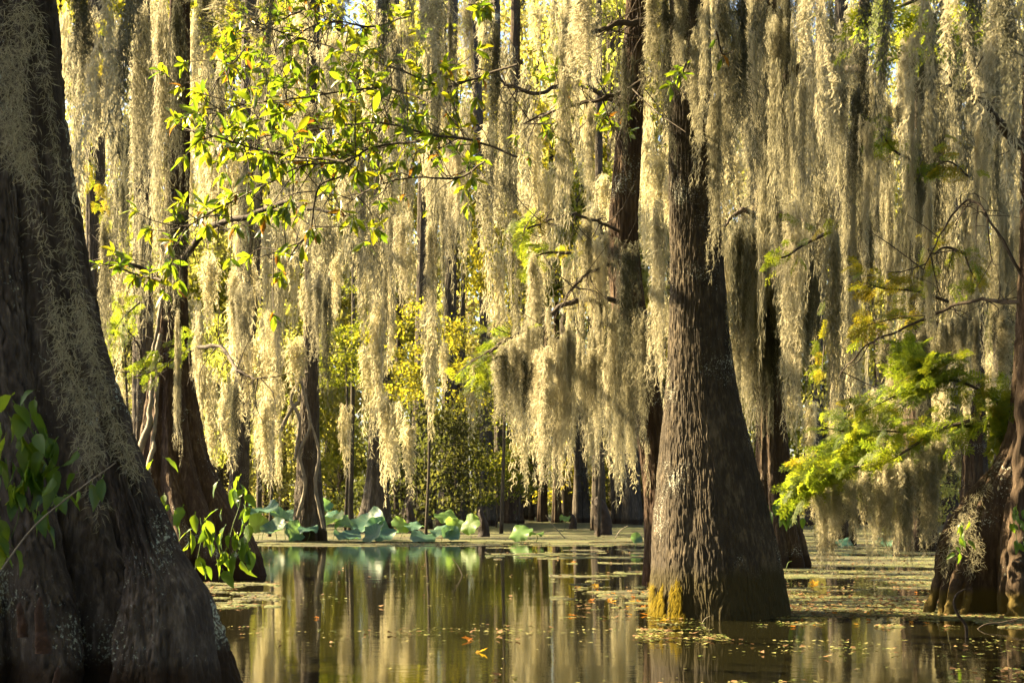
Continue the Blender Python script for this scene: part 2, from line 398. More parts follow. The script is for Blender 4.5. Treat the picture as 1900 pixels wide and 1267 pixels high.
# floating flakes: sampled evenly in the picture's perspective, kept where patch noise allows
def water_points(n, seed, dens):
    r = np.random.default_rng(seed)
    d = 1.0 / r.uniform(1 / 60.0, 1 / 6.5, n); u = r.uniform(-0.42, 0.42, n)
    x = u * d; keep = r.uniform(0, 1, n) < dens(x, d)
    return np.stack([x[keep], d[keep]], 1)
def dens_duck(x, d):
    px = 950 + x / d * FPX; py = HOR + FPX / d
    p = fbm(x * 0.5 + 7, d * 1.1, 0, 21, 4) + 0.5 * vnoise(x * 4, d * 7, 0, 25)
    base = 0.006 * (p > 0.10) + 0.05 * (p > 0.38)
    right = (px > 1440 - 0.2 * (py - 1000)) & (py > 1000) & (py < 1165)
    base = np.where(right, np.clip((p + 0.42) * 1.2, 0, 1) * 0.85, base)
    rm = (px > 1020) & (px <= 1440) & (py > 1036) & (py < 1150)
    base = np.where(rm, np.clip(p - 0.05, 0, 1) * 1.0, base)
    lf = (px > 380) & (px < 520) & (py > 1080) & (py < 1165)
    base = np.where(lf, np.clip(p, 0, 1) * 0.9, base)
    far = (py < 1013)
    base = np.where(far, 0.75, base)
    mid = (px > 900) & (px < 1200) & (py > 1013) & (py < 1060)
    base = np.where(mid, np.clip(p - 0.1, 0, 1) * 0.9, base)
    rb = (px > 1180) & (py > 1150) & (py < 1190)
    base = np.where(rb, np.clip(p - 0.0, 0, 1) * 1.2, base)
    rc = (px > 1440) & (py >= 1165)
    base = np.where(rc, np.clip(p - 0.1, 0, 1) * 0.25, base)
    return base
# raised rafts of algae where the flakes lie closest
xs = np.linspace(-6, 14, 560); yy = 1 / np.linspace(1 / 34.5, 1 / 11.0, 420)
X, Y = np.meshgrid(xs, yy, indexing='ij')
Dn = dens_duck(X, Y); pn = fbm(X * 0.5 + 7, Y * 1.1, 0, 21, 4)
Z = np.where(Dn > 0.2, np.clip((pn + 0.10 + 0.35 * fbm(X * 3, Y * 4, 0, 31, 3)) * 0.06, -0.02, 0.010), -0.02) + 0.003 * vnoise(X * 9, Y * 9, 0, 8)
Z = np.minimum(Z, 0.011)
nx_, ny_ = X.shape; i, j = np.meshgrid(np.arange(nx_ - 1), np.arange(ny_ - 1), indexing='ij'); a = i * ny_ + j
Fq = np.stack([a, a + 1, a + ny_ + 1, a + ny_], -1).reshape(-1, 4)
Vq = np.stack([X, Y, Z], -1).reshape(-1, 3); keepf = Vq[:, 2][Fq].max(1) > -0.004
tag(link('algae_mat', mesh_of('algae_mat', Vq, Fq[keepf][:, ::-1], M['floor'], smooth=True)), 'thin rafts of yellow brown algae floating between the trunks', None, None, 'stuff')
pts = water_points(620000, 3, dens_duck)
flakes('duckweed', pts[:-len(pts) // 8], 0.014, M['weed'], 'scattered duckweed and pale flecks floating on the water')
flakes('leaf_litter', pts[-len(pts) // 8:], 0.022, M['litter'], 'brown bits of leaf litter floating among the duckweed', tilt=0.35, seed=5)

# ------------------------------------------------------------------ trunks
def trunk_geo(rows, d, nu, nv, flutes=7, fl_base=0.3, fl_top=0.03, fl_z=1.6, ridge=0.012, ridge_n=70, seed=0, ztop=None, sharp=0.7, wob=0.02, lump=0.02, depth=1.0):
    """rows: (py, left px, right px) of the silhouette seen at distance d"""
    rows = sorted(rows, key=lambda r: -r[0])
    z = np.array([CAM_H + (HOR - r[0]) / FPX * d for r in rows])
    cx = np.array([((r[1] + r[2]) / 2 - 950) / FPX * d for r in rows]); R = np.array([(r[2] - r[1]) / 2 / FPX * d for r in rows])
    z[0] = 0.0
    zmax = ztop if ztop else z[-1]
    zz = np.concatenate([[-0.2], np.linspace(0, zmax, nv - 1)])
    def ip(v):
        # smooth interpolation
        k = np.interp(zz, z, v); return np.convolve(np.pad(k, 4, mode='edge'), np.ones(9) / 9, 'valid')
    c = ip(cx); r = ip(R)
    if zmax > z[-1]:
        ex = zz > z[-1]; sl = (cx[-1] - cx[-2]) / (z[-1] - z[-2]); c = np.where(ex, cx[-1] + sl * (zz - z[-1]), c)
        r = np.where(ex, R[-1] * np.clip(1 - 0.06 * (zz - z[-1]), 0.3, 1), r)
    th = np.linspace(0, 2 * PI, nu, endpoint=False)
    TH, Z = np.meshgrid(th, zz)
    RR = r[:, None]
    A = fl_top + (fl_base - fl_top) * np.exp(-np.clip(Z, 0, None) / fl_z * 1.6)
    sx, sy = np.cos(TH), np.sin(TH)
    w = 1.3 * vnoise(sx * 1.2, sy * 1.2, Z * 0.25, seed) + 0.5 * vnoise(sx * 2.5, sy * 2.5, Z * 0.6, seed + 1)
    v = np.abs(np.sin(TH * flutes / 2 + w))          # ridge at 1, valley at 0
    val = (1 - v) ** sharp
    k = 1 - A * val
    k += lump * fbm(sx * 2.2, sy * 2.2, Z * 1.2, seed + 3)
    rr = RR * k
    # furrowed bark
    per = TH / (2 * PI) * ridge_n
    wp = 1.1 * fbm(sx * 5, sy * 5, Z * 2.2, seed + 5, 3) * 2.0 + 1.1 * fbm(sx * 9, sy * 9, Z * 11, seed + 6, 2)
    ph = per + wp
    rd = 1 - np.abs(2 * (ph - np.floor(ph)) - 1)
    rd = np.clip(rd * 2.4, 0, 1) ** 0.8
    brk = fbm(sx * 16, sy * 16, Z * 13, seed + 8, 3)
    rr = rr + ridge * (rd * np.clip(0.85 + 2.2 * brk, 0.1, 1.3) + 0.5 * fbm(sx * 30, sy * 30, Z * 12, seed + 9, 2))
    wx = wob * fbm(Z * 0.6, 0.2, 0.1, seed + 11); wy = wob * fbm(Z * 0.6, 3.2, 0.1, seed + 12)
    X = c[:, None] + rr * sx + wx; Y = d + rr * sy * depth + wy
    V = np.stack([X, Y, Z], -1).reshape(-1, 3)
    n = len(zz)
    i, j = np.meshgrid(np.arange(n - 1), np.arange(nu), indexing='ij'); a = i * nu + j; b = i * nu + (j + 1) % nu
    F = np.stack([a, b, b + nu, a + nu], -1).reshape(-1, 4)
    return V, F, c, r, zz

AX = {}
def axis_at(root, z):
    zz, c = AX[root.name]; z = min(z, zz[-1] - 0.3); return np.array([float(np.interp(z, zz, c)), root.location.y, z])
def tree(name, label, rows, d, mat, nu, nv, group=None, cat='tree', **kw):
    V, F, c, r, zz = trunk_geo(rows, d, nu, nv, **kw)
    root = thing(name, label, cat, (float(np.interp(0, zz, c)), d, 0), group)
    part('trunk', V, F, M[mat], root)
    AX[root.name] = (zz, c)
    return root

def branch(root, pts, r0, r1, mat='twig', n=30, name='branch', seed=0, sides=7, twigs=0):
    n = max(n, 30); P = smooth_path(pts, n); k = np.arange(n); amp = min(0.06, np.linalg.norm(P[-1] - P[0]) * 0.03)
    P = P + amp * np.stack([fbm(k * 0.28, q + 0.5, seed, 40 + q, 3) for q in range(3)], 1) * np.clip(k / 3.0, 0, 1)[:, None]
    V, F = tube(P, r0, r1, n, sides, knob=0.3, seed=seed, curve=False)
    o = part(name, V, F, M[mat], root)
    if twigs:
        rt = random.Random(seed + 5); acc = Acc()
        for i in range(twigs):
            b = P[rt.randrange(4, n)]; L = rt.uniform(0.15, 0.6)
            e = b + np.array([rt.gauss(0, 0.6), rt.gauss(0, 0.6), rt.gauss(-0.1, 0.6)]) * L; m = (b + e) / 2 + np.array([rt.gauss(0, 0.05), 0, rt.gauss(0, 0.05)])
            acc.add(*tube([b, m, e], 0.007, 0.002, 9, 4, seed=i)); e2 = m + np.array([rt.gauss(0, 0.15), rt.gauss(0, 0.15), rt.gauss(-0.1, 0.12)]); acc.add(*tube([m, (m + e2) / 2 + 0.02, e2], 0.004, 0.0015, 7, 4, seed=i))
        V, F = acc.get(); t = part('twig', V, F, M[mat], root); t['kind'] = 'stuff'
    return o

# 1. big left tree
T1 = tree('cypress_tree', 'massive dark cypress at the left edge with lichen and climbing vines', 
     [(1300, -420, 425), (1267, -400, 412), (1180, -380, 400), (1100, -360, 372), (1060, -350, 345), (960, -330, 300), (830, -300, 238), (700, -270, 196), (600, -255, 162), (400, -230, 122), (200, -215, 98), (0, -200, 82)],
     7.5, 'bark_left', 700, 440, flutes=15, fl_base=0.26, fl_top=0.15, fl_z=2.4, ridge=0.024, ridge_n=120, seed=11, ztop=5.5, lump=0.07, sharp=1.3, wob=0.03)
# its second stem, pressed against the back
V, F, *_ = trunk_geo([(1060, 60, 330), (960, 60, 290), (830, 80, 243), (760, 85, 218), (700, 80, 206), (600, 70, 182), (480, 60, 158), (300, 20, 130), (0, -20, 100)], 8.4, 200, 200, flutes=5, fl_base=0.2, fl_top=0.1, ridge=0.02, ridge_n=34, seed=17, ztop=5.5, lump=0.14)
part('stem', V, F, M['bark_left'], T1, label='rough dark second stem behind the main one')
# root knob at the water's edge
V, F, *_ = trunk_geo([(1330, 200, 425), (1267, 215, 410), (1180, 225, 398), (1110, 235, 385), (1070, 240, 366), (1020, 235, 330), (960, 222, 304), (860, 200, 256), (760, 188, 222)], 6.8, 200, 140, flutes=6, fl_base=0.25, fl_top=0.1, ridge=0.012, ridge_n=40, seed=19, lump=0.2, depth=1.6)
part('root', V, F, M['bark_left'], T1)

# 2. reddish tree behind it
T2 = tree('cypress_tree', 'reddish brown cypress with a wide fluted foot behind the big left tree',
     [(1075, 175, 497), (1040, 190, 486), (1000, 205, 470), (950, 222, 442), (900, 238, 410), (850, 252, 388), (800, 262, 376), (750, 270, 366), (700, 280, 358), (620, 292, 350), (550, 298, 346), (450, 300, 346), (300, 310, 350), (0, 318, 352)],
     18.9, 'bark_red', 300, 260, flutes=11, fl_base=0.30, fl_top=0.10, fl_z=2.6, ridge=0.013, ridge_n=60, seed=23, ztop=9.5, lump=0.04)
for pts, r in (([at(262, 690, 18.3), at(285, 640, 18.3), at(300, 560, 18.5)], 0.025), ([at(248, 900, 17.9), at(262, 830, 18.1), at(278, 760, 18.2), at(283, 700, 18.4), at(300, 620, 18.5)], 0.045),
               ([at(272, 900, 17.8), at(280, 840, 18.0), at(288, 780, 18.2), at(296, 700, 18.4)], 0.03)):
    branch(T2, pts, r, r * 0.6, 'dead_twig', name='aerial_root')
# 3. the main tree
T3 = tree('cypress_tree', 'large bell-bottomed cypress with furrowed grey bark and yellow moss at its foot',
     [(1150, 1203, 1466), (1100, 1206, 1458), (1060, 1209, 1450), (1000, 1213, 1437), (950, 1217, 1424), (900, 1221, 1412), (850, 1226, 1399), (800, 1231, 1386), (750, 1236, 1373), (700, 1240, 1363), (620, 1244, 1352), (550, 1246, 1346), (450, 1246, 1338), (300, 1243, 1330), (150, 1243, 1318), (0, 1245, 1312)],
     12.55, 'bark_main', 760, 430, flutes=7, fl_base=0.10, fl_top=0.02, fl_z=1.2, ridge=0.0105, ridge_n=130, seed=31, ztop=6.6, lump=0.03)
# 4. slim tree left of it
T4 = tree('cypress_tree', 'slim dark leaning cypress just behind the left side of the large bell-bottomed one',
     [(1090, 1190, 1262), (1000, 1196, 1256), (900, 1195, 1250), (800, 1182, 1235), (700, 1160, 1218), (600, 1140, 1200), (500, 1128, 1185), (400, 1130, 1180), (200, 1150, 1192), (0, 1165, 1200)],
     16.8, 'bark_red', 180, 240, flutes=6, fl_base=0.18, fl_top=0.06, ridge=0.014, ridge_n=34, seed=37, ztop=8.5)
# 5. right-back tree
T5 = tree('cypress_tree', 'moss-draped cypress standing behind the right side of the large bell-bottomed tree',
     [(1055, 1385, 1507), (1000, 1392, 1492), (950, 1397, 1480), (900, 1400, 1470), (800, 1404, 1458), (650, 1404, 1450), (400, 1396, 1440), (200, 1396, 1436), (0, 1396, 1432)],
     21.5, 'bark_warm', 220, 240, flutes=9, fl_base=0.28, fl_top=0.10, fl_z=2.6, ridge=0.016, ridge_n=46, seed=41, ztop=10.5)
# 6. right tree
T6 = tree('cypress_tree', 'buttressed cypress at the right edge, its mossy roots spread into the water',
     [(1142, 1756, 2110), (1100, 1764, 2090), (1040, 1776, 2070), (980, 1793, 2050), (930, 1812, 2035), (880, 1838, 2020), (840, 1860, 2010), (780, 1878, 2005), (650, 1888, 2010), (300, 1900, 2010), (0, 1905, 2005)],
     13.1, 'bark_right', 420, 300, flutes=15, fl_base=0.30, fl_top=0.12, fl_z=1.6, ridge=0.012, ridge_n=56, seed=43, ztop=7.0, lump=0.06)
ROOTS = [([(1718, 1147), (1738, 1068), (1758, 1000), (1790, 935), (1835, 880)], 12.7, 0.05), ([(1740, 1147), (1757, 1085), (1776, 1020), (1806, 960), (1840, 910)], 12.6, 0.034),
         ([(1758, 1148), (1770, 1100), (1790, 1040), (1818, 975)], 12.5, 0.045), ([(1782, 1149), (1792, 1100), (1800, 1050), (1822, 1000)], 12.45, 0.032),
         ([(1884, 1152), (1888, 1080), (1893, 980), (1899, 820), (1906, 640)], 12.3, 0.078)]
for i, (pp, d0, rr_) in enumerate(ROOTS):
    dd = [d0 + 0.13 * k for k in range(len(pp))] if i < 4 else [d0] * len(pp)
    pts = [at(x, y, q) for (x, y), q in zip(pp, dd)]; pts[0][2] = -0.1
    if i < 4: pts = [q + np.array([0.03 * math.sin(k * 2.3 + i * 1.9), 0.02 * math.cos(k * 1.9 + i), 0]) for k, q in enumerate(pts)]; pts[0][2] = -0.1
    V, F = tube(pts, rr_, rr_ * 0.9 if i < 4 else 0.06, 90, 26, knob=0.25 if i < 4 else 0.4, seed=60 + i)
    part('root' if i < 4 else 'stem', V, F, M['bark_right'], T6)
tree('cypress_tree', 'broad unseen cypress added outside the left edge to shade the big left trunk', [(1300, -1400, -560), (1000, -1340, -700), (500, -1300, -760), (0, -1290, -780)], 7.9, 'bark_left', 120, 100, flutes=9, fl_base=0.25, seed=29, ztop=7.5)  # unseen trunk, added to cast shade on the big left tree
def ZONE(px): return ('past the edge of the big left trunk' if px < 230 else 'over the reddish left tree' if px < 420 else 'behind the leafy branches' if px < 545 else 'by the vine-wrapped trunk' if px < 640 else 'by the dark forked trunk' if px < 740 else
    'above the middle lotus leaves' if px < 870 else 'above the single dished lotus leaf' if px < 1000 else 'behind the moss curtain' if px < 1200 else 'behind the bell-bottomed tree' if px < 1400 else 'by the moss-draped tree' if px < 1530 else
    'behind the bright cypress bough' if px < 1760 else 'behind the right edge tree')
# middle and far trees: (px left/right rows, distance, label)
def far_tree(rows, d, label, mat='bark_far', nu=90, nv=140, seed=0, group=None, top=None, **kw):
    k = dict(flutes=8, fl_base=0.25, fl_top=0.08, fl_z=2.0, ridge=0.02, ridge_n=26, lump=0.05); k.update(kw)
    zt = top if top else CAM_H + HOR / FPX * d + 1.0
    return tree('cypress_tree', label, rows, d, mat, nu, nv, group=group, seed=seed, ztop=zt, **k)
T7 = far_tree([(1005, 540, 610), (960, 545, 603), (900, 549, 597), (800, 556, 592), (700, 562, 590), (500, 566, 590), (0, 572, 592)], 35.6, 'grey trunk wrapped in pale vines rising from the lotus leaves', nu=140, nv=240, seed=71)
T8 = far_tree([(988, 660, 732), (950, 668, 726), (900, 678, 719), (850, 683, 715), (700, 689, 716), (400, 694, 715), (0, 697, 714)], 45.0, 'straight dark trunk with a forked foot right of the vine-wrapped trunk', nu=140, nv=240, seed=73)
far_tree([(982, 728, 806), (950, 745, 802), (900, 760, 798), (600, 772, 798), (300, 776, 796), (0, 778, 795)], 50.5, 'dark trunk with wide roots behind the middle of the lotus leaves', seed=75)
far_tree([(981, 806, 862), (930, 814, 852), (850, 818, 846), (500, 826, 846), (0, 832, 848)], 51.5, 'dark trunk hung with old moss, right of the wide-rooted one', seed=77)
far_tree([(978, 882, 925), (900, 888, 915), (640, 892, 910), (350, 884, 900), (0, 870, 888)], 55, 'tall thin dark trunk leaning left near the middle', seed=79)
far_tree([(1006, 418, 462), (960, 422, 460), (800, 432, 462), (640, 438, 470), (500, 440, 482), (430, 438, 486), (330, 446, 482), (0, 452, 480)], 35.0, 'moss-furred trunk with a burl, between the leafy branches and the reddish tree', seed=81, lump=0.2)
far_tree([(1022, 1655, 1745), (960, 1668, 1735), (800, 1678, 1726), (600, 1684, 1722), (300, 1690, 1722), (0, 1695, 1722)], 28.5, 'brown trunk behind the bright cypress bough', mat='bark_warm', seed=83)
far_tree([(1015, 1775, 1850), (900, 1785, 1830), (500, 1792, 1822), (0, 1796, 1820)], 31, 'brown trunk between the bright bough and the right edge', mat='bark_warm', seed=85)
far_tree([(1012, 1530, 1590), (900, 1538, 1580), (500, 1546, 1574), (0, 1550, 1572)], 32, 'thin trunk half hidden by hanging moss right of the moss-draped tree', seed=87)
far_tree([(1020, 130, 220), (900, 150, 205), (500, 160, 195), (0, 165, 192)], 29, 'shaded trunk seen just past the big left tree', seed=89)
far_tree([(1010, 232, 300), (800, 245, 285), (400, 250, 280), (0, 252, 276)], 34, 'trunk hidden behind moss between the two left trees', seed=91)
far_tree([(972, 995, 1018), (930, 998, 1014), (850, 1004, 1018), (760, 1008, 1020), (500, 1014, 1024)], 63, 'thin sunlit leaning trunk in the far row', mat='bark_warm', seed=93)
far_tree([(973, 1022, 1046), (930, 1026, 1040), (760, 1027, 1037), (500, 1028, 1037)], 62, 'thin sunlit upright trunk in the far row', mat='bark_warm', seed=95)
far_tree([(985, 1095, 1128), (940, 1098, 1124), (800, 1102, 1119), (400, 1104, 1118)], 48, 'dark squat-footed trunk behind the hanging moss curtain', seed=97)
k = 0
for px, hw, d, mt in ((848, 11, 66, 0), (930, 13, 64, 0), (952, 16, 60, 1), (975, 10, 72, 0), (1052, 20, 66, 0), (1078, 13, 61, 0), (1146, 15, 63, 0), (1172, 16, 57, 0), (1196, 12, 66, 1),
                      (500, 14, 60, 1), (525, 10, 68, 0), (640, 13, 62, 1), (612, 10, 72, 0), (385, 12, 58, 0), (745, 10, 70, 0), (905, 12, 74, 1), (1120, 10, 76, 0), (1510, 14, 55, 0), (1600, 14, 60, 1), (1635, 12, 50, 0), (1760, 14, 58, 1), (1860, 14, 52, 0), (100, 14, 60, 1), (330, 12, 66, 0), (420, 10, 74, 1), (570, 9, 80, 0), (690, 9, 82, 1), (800, 9, 80, 0), (1000, 9, 84, 0), (1560, 9, 80, 1), (1700, 9, 84, 0), (1830, 9, 80, 1)):
    k += 1; lean = random.uniform(-14, 14); pb = HOR + FPX / d
    ln = ['dark', 'sunlit'][mt]
    side = 'far left' if px < 560 else 'middle of the far row' if px < 1230 else 'far right'
    far_tree([(pb, px - hw * 1.5, px + hw * 1.5), (pb - 40, px - hw, px + hw), (pb - 160, px - hw * 0.72 + lean * 0.3, px + hw * 0.72 + lean * 0.3), (0, px - hw * 0.5 + lean, px + hw * 0.5 + lean)], d,
             f'slender {ln} far trunk, {"rather wide," if hw > 12 else "very thin,"} seen {ZONE(px)}', mat=['bark_far', 'bark_warm'][mt], nu=36, nv=50, seed=100 + k, group='slender trunks of the distant stand', ridge=0.03, ridge_n=12)
# cypress knees and stumps
def knee(px, py, h_px, w_px, d, label, group='cypress knees', mat='dark_root'):
    p = at(px, py, d); h = h_px / FPX * d; w = w_px / FPX * d / 2
    root = tag(link('cypress_knee', None), label, 'cypress knee', group); bpy.data.objects.remove(root)
    zs = np.linspace(-0.05, h, 22); t = np.clip(zs / h, 0, 1); th = np.linspace(0, 2 * PI, 20, endpoint=False)
    r = w * (1 - t) ** 0.6 * 0.75 + w * 0.32 * np.sqrt(np.clip(1 - t ** 6, 0, 1))
    RR = r[:, None] * (1 + 0.55 * fbm(np.cos(th)[None] * 1.6, np.sin(th)[None] * 1.6, zs[:, None] / h * 4, int(px), 3))
    lean = 0.4 * w * np.sin(t * 3 + px)
    V = np.stack([RR * np.cos(th) + lean[:, None], RR * np.sin(th), np.repeat(zs[:, None], 20, 1)], -1).reshape(-1, 3)
    i, j = np.meshgrid(np.arange(21), np.arange(20), indexing='ij'); a = i * 20 + j; b = i * 20 + (j + 1) % 20
    F = np.stack([a, b, b + 20, a + 20], -1).reshape(-1, 4)
    o = link('cypress_knee', mesh_of('cypress_knee', V, [F, np.array([[21 * 20 + q for q in (0, 5, 10, 15)]])], M[mat], smooth=True), None, (p[0], p[1], max(0, p[2]) if py < 1100 else p[2]))
    return tag(o, label, 'cypress knee', group)
knee(893, 996, 52, 22, 40, 'dark pointed knee standing between the single lotus leaf and the bank')
knee(762, 990, 62, 20, 44, 'pointed dark knee behind the middle lotus leaves')
knee(1113, 990, 70, 34, 42, 'squat dark knee under the hanging moss curtain')
knee(1062, 985, 30, 14, 50, 'small knee on the litter bank under the moss curtain')
knee(1758, 1010, 60, 20, 30, 'knee standing left of the right edge roots')
for i, (px, py, h, w, d) in enumerate([(78, 1190, 84, 24, 6.1), (40, 1160, 44, 17, 6.15), (105, 1295, 60, 16, 5.85)]):
    knee(px, py, h, w, d, ['tall reddish knee against the big left trunk', 'short reddish knee near the left edge', 'reddish knee low at the left edge', ''][i], 'reddish knees below the big left tree', 'knee')

# ------------------------------------------------------------------ Spanish moss
def moss_proto(L, W, n, step, curl, cw, seed, tail=0.5, mat='moss', flat=1.0, per=6, K=3):
    """a hank: n ropes, each of a few strands, each strand a chain of thin curly filaments"""
    r = np.random.default_rng(seed)
    nr = max(2, n // per)
    rx = r.normal(0, W * 0.25, nr); ry = r.normal(0, W * 0.25 * flat, nr)
    rad = np.clip(np.abs(rx) / (W * 0.5), 0, 1.3)
    rl = L * np.clip(1 - 0.45 * rad ** 1.5, 0.25, 1) * (1 - tail * r.uniform(0, 1, nr) ** 1.2)
    rt = r.uniform(0, 0.16, nr) * L
    P = []; D = []
    kmax = int(L / step) + 2
    for i in range(nr):
        wx = np.cumsum(r.normal(0, 0.006 * (step / 0.04) ** 0.5, kmax)); wy = np.cumsum(r.normal(0, 0.006 * (step / 0.04) ** 0.5, kmax))
        wid = W * r.uniform(0.03, 0.10) * (1 if per > 1 else 0.3)
        for j in range(per):
            sl = rl[i] * (1 - 0.45 * r.uniform() ** 1.6)
            k = max(3, int(sl / step)); t = np.arange(k) * step + r.uniform(0, step)
            u = t / max(sl, 1e-3)
            bul = (1.0 + 0.75 * vnoise(t / L * 5, i * 3.1, 0.5, seed)) * (1.15 - 0.9 * u)
            sx = r.normal(0, wid) * bul + np.cumsum(r.normal(0, 0.0035, k)); sy = r.normal(0, wid) * bul
            P.append(np.stack([rx[i] * (1 - 0.45 * t / L) + wx[:k] + sx, ry[i] * (1 - 0.3 * t / L) + wy[:k] + sy, -rt[i] - t], 1))
            D.append(1.0 - 0.35 * u ** 2)
    P = np.concatenate(P); D = np.concatenate(D); m = len(P)
    P3 = np.repeat(P, K, 0) + r.normal(0, step * 0.2, (m * K, 3)); E = np.repeat(D, K)
    out = r.uniform(0, 1, m * K) < 0.30                       # some filaments stick out, most run down the rope
    dirs = r.normal(0, 1, (m * K, 3)) * np.where(out, 0.9, 0.36)[:, None]; dirs[:, 2] = -np.abs(dirs[:, 2]) - np.where(out, 0.35, 0.9)
    dirs /= np.linalg.norm(dirs, axis=1)[:, None]
    ll = curl * r.uniform(0.5, 1.4, m * K) * E * np.where(out, 0.8, 1.25)
    sd_ = np.cross(dirs, r.normal(0, 1, (m * K, 3))); sd_ /= np.linalg.norm(sd_, axis=1)[:, None] + 1e-9
    bv = np.cross(dirs, sd_)
    w = cw * r.uniform(0.6, 1.3, m * K)
    tip = P3 + dirs * ll[:, None] + bv * (ll * r.uniform(-0.5, 0.5, m * K))[:, None]
    bend = P3 + dirs * (ll * 0.5)[:, None] + bv * (ll * r.uniform(-0.3, 0.3, m * K))[:, None]
    V = np.stack([P3 + sd_ * w[:, None] * 0.35, bend + sd_ * w[:, None] / 2, tip, bend - sd_ * w[:, None] / 2, P3 - sd_ * w[:, None] * 0.35], 1).reshape(-1, 3)
    q = np.arange(m * K)[:, None] * 5
    return V, [q + np.array([[0, 1, 3, 4]]), q + np.array([[1, 2, 3]])]
def proto_mesh(*a, mat='moss', **k):
    V, F = moss_proto(*a, **k); return mesh_of('spanish_moss', V, F, M[mat]), V, F
NEAR = {}
for mt in ('moss', 'moss_shaded'):
    NEAR[mt] = dict(
        narrow=[proto_mesh(1.7, 0.15, 42, 0.030, 0.055, 0.0042, seed=s, tail=0.55, mat=mt)[0] for s in (1, 2, 3)],
        wide=[proto_mesh(1.6, 0.30, 84, 0.032, 0.060, 0.0046, seed=s, tail=0.6, mat=mt)[0] for s in (4, 5, 6)],
        wisp=[proto_mesh(1.0, 0.06, 12, 0.026, 0.04, 0.0040, seed=s, tail=0.4, mat=mt)[0] for s in (7, 8)],
        broad=[proto_mesh(1.5, 0.52, 120, 0.034, 0.065, 0.0052, seed=s, tail=0.65, mat=mt, flat=0.4)[0] for s in (9, 10, 15)])
PL = dict(narrow=(1.7, 0.15), wide=(1.6, 0.30), wisp=(1.0, 0.06), broad=(1.5, 0.52))
MIDP = [moss_proto(1.7, 0.26, 36, 0.07, 0.10, 0.011, s, tail=0.6, per=4, K=2) for s in (31, 32, 33, 34)]
MASS = Acc(); RG = np.random.default_rng(17)
FARP = [moss_proto(3.0, 0.6, 30, 0.14, 0.22, 0.024, s, tail=0.6, flat=0.6, per=3) for s in (11, 12, 13, 14)]

def place_name(px, bot, d):
    if d < 8: return 'above the big left trunk' if px < 160 else 'in the upper left corner, blurred and close' if px < 600 else 'at the top middle, blurred and close' if px < 1300 else 'in the upper right, blurred and close'
    if px < 170: return 'beside the big left trunk'
    if px < 420: return 'around the reddish left tree'
    if px < 560: return 'among the leafy branches'
    if px < 780: return 'above the lotus leaves'
    if px < 940: return 'near the tall thin leaning trunk'
    if px < 1180: return 'left of the bell-bottomed tree'
    if px < 1380: return 'against the bell-bottomed tree'
    if px < 1530: return 'on the moss-draped tree'
    if px < 1760: return 'below the bright cypress bough' if bot > 860 else 'above the bright cypress bough'
    return 'by the right edge tree'
# where the low sun has to come through for the lit trunk edge, the moss curtain and the bright bough
RECV = [(1.05, 12.35, 0.0, 4.6, 0.38), (0.3, 15.0, 1.2, 3.2, 0.5), (3.9, 13.2, 1.0, 2.4, 0.9), (-3.9, 18.0, 0.0, 3.0, 0.4), (3.0, 13.0, 0.1, 1.2, 0.6), (4.5, 17.0, 2.5, 6.0, 0.7), (6.5, 21.0, 3.0, 7.0, 0.6), (0.6, 15.2, 1.0, 3.0, 1.1)]
def blocks(x, y, z0, z1, rad):
    for (rx, ry, a, b, hw) in RECV:
        t = (rx - x) / math.cos(SUN_A)
        if t < 0.6: continue
        if abs(y - (ry + t * math.sin(SUN_A))) < hw + rad and z1 - t * math.tan(SUN_EL) > a and z0 - t * math.tan(SUN_EL) < b: return True
    return False
nmoss = 0
def moss(px, top, bot, wpx, d, kind=None, old=False, label=None, name='spanish_moss', keep=False, mass=False):
    global nmoss
    p = at(px, top, d); L = (bot - top) / FPX * d; W = wpx / FPX * d
    L = min(L, (p[2] - (0.12 if not mass else 0.9)) / 1.1)
    if not label and not keep and blocks(p[0], d, p[2] - L, p[2], W * 0.4): return None
    if mass and (d > 17.5 or nmoss > 296):
        V, F = MIDP[int(RG.integers(4))]; a = RG.uniform(0, 6.28)
        Rm = np.array([[math.cos(a), -math.sin(a), 0], [math.sin(a), math.cos(a), 0], [0, 0, 1]])
        MASS.add((V * np.array([W / 0.24, W / 0.24, L / 1.6])) @ Rm.T + p, F); return None
    if kind is None: kind = 'wisp' if W < 0.09 else 'narrow' if W < 0.24 else 'wide' if W < 0.5 else 'broad'
    mt = 'moss_shaded' if old else 'moss'
    o = link(name, random.choice(NEAR[mt][kind]), None, p)
    pl, pw = PL[kind]; sw = min(1.8, max(0.6, W / pw))
    o.scale = (sw, sw * random.uniform(0.8, 1.1), L / pl); o.rotation_euler = (0, 0, random.choice((0, PI)) + random.uniform(-0.35, 0.35))
    where = place_name(px, bot, d)
    if not label:
        w = 'thin' if W < 0.12 else 'narrow' if W < 0.26 else 'wide' if W < 0.5 else 'broad'
        s = 'short' if L < 0.9 else 'long' if L > 2.0 else 'hanging'
        label = f"{w} {s} {'dull grey' if old else 'pale'} strand of Spanish moss {where}"
        if len(label.split()) < 15: label += ' ending ' + ('high' if bot < 330 else 'midway' if bot < 640 else 'low' if bot < 850 else 'lowest')
    tag(o, label, 'moss', 'Spanish moss ' + where)
    nmoss += 1
    return o

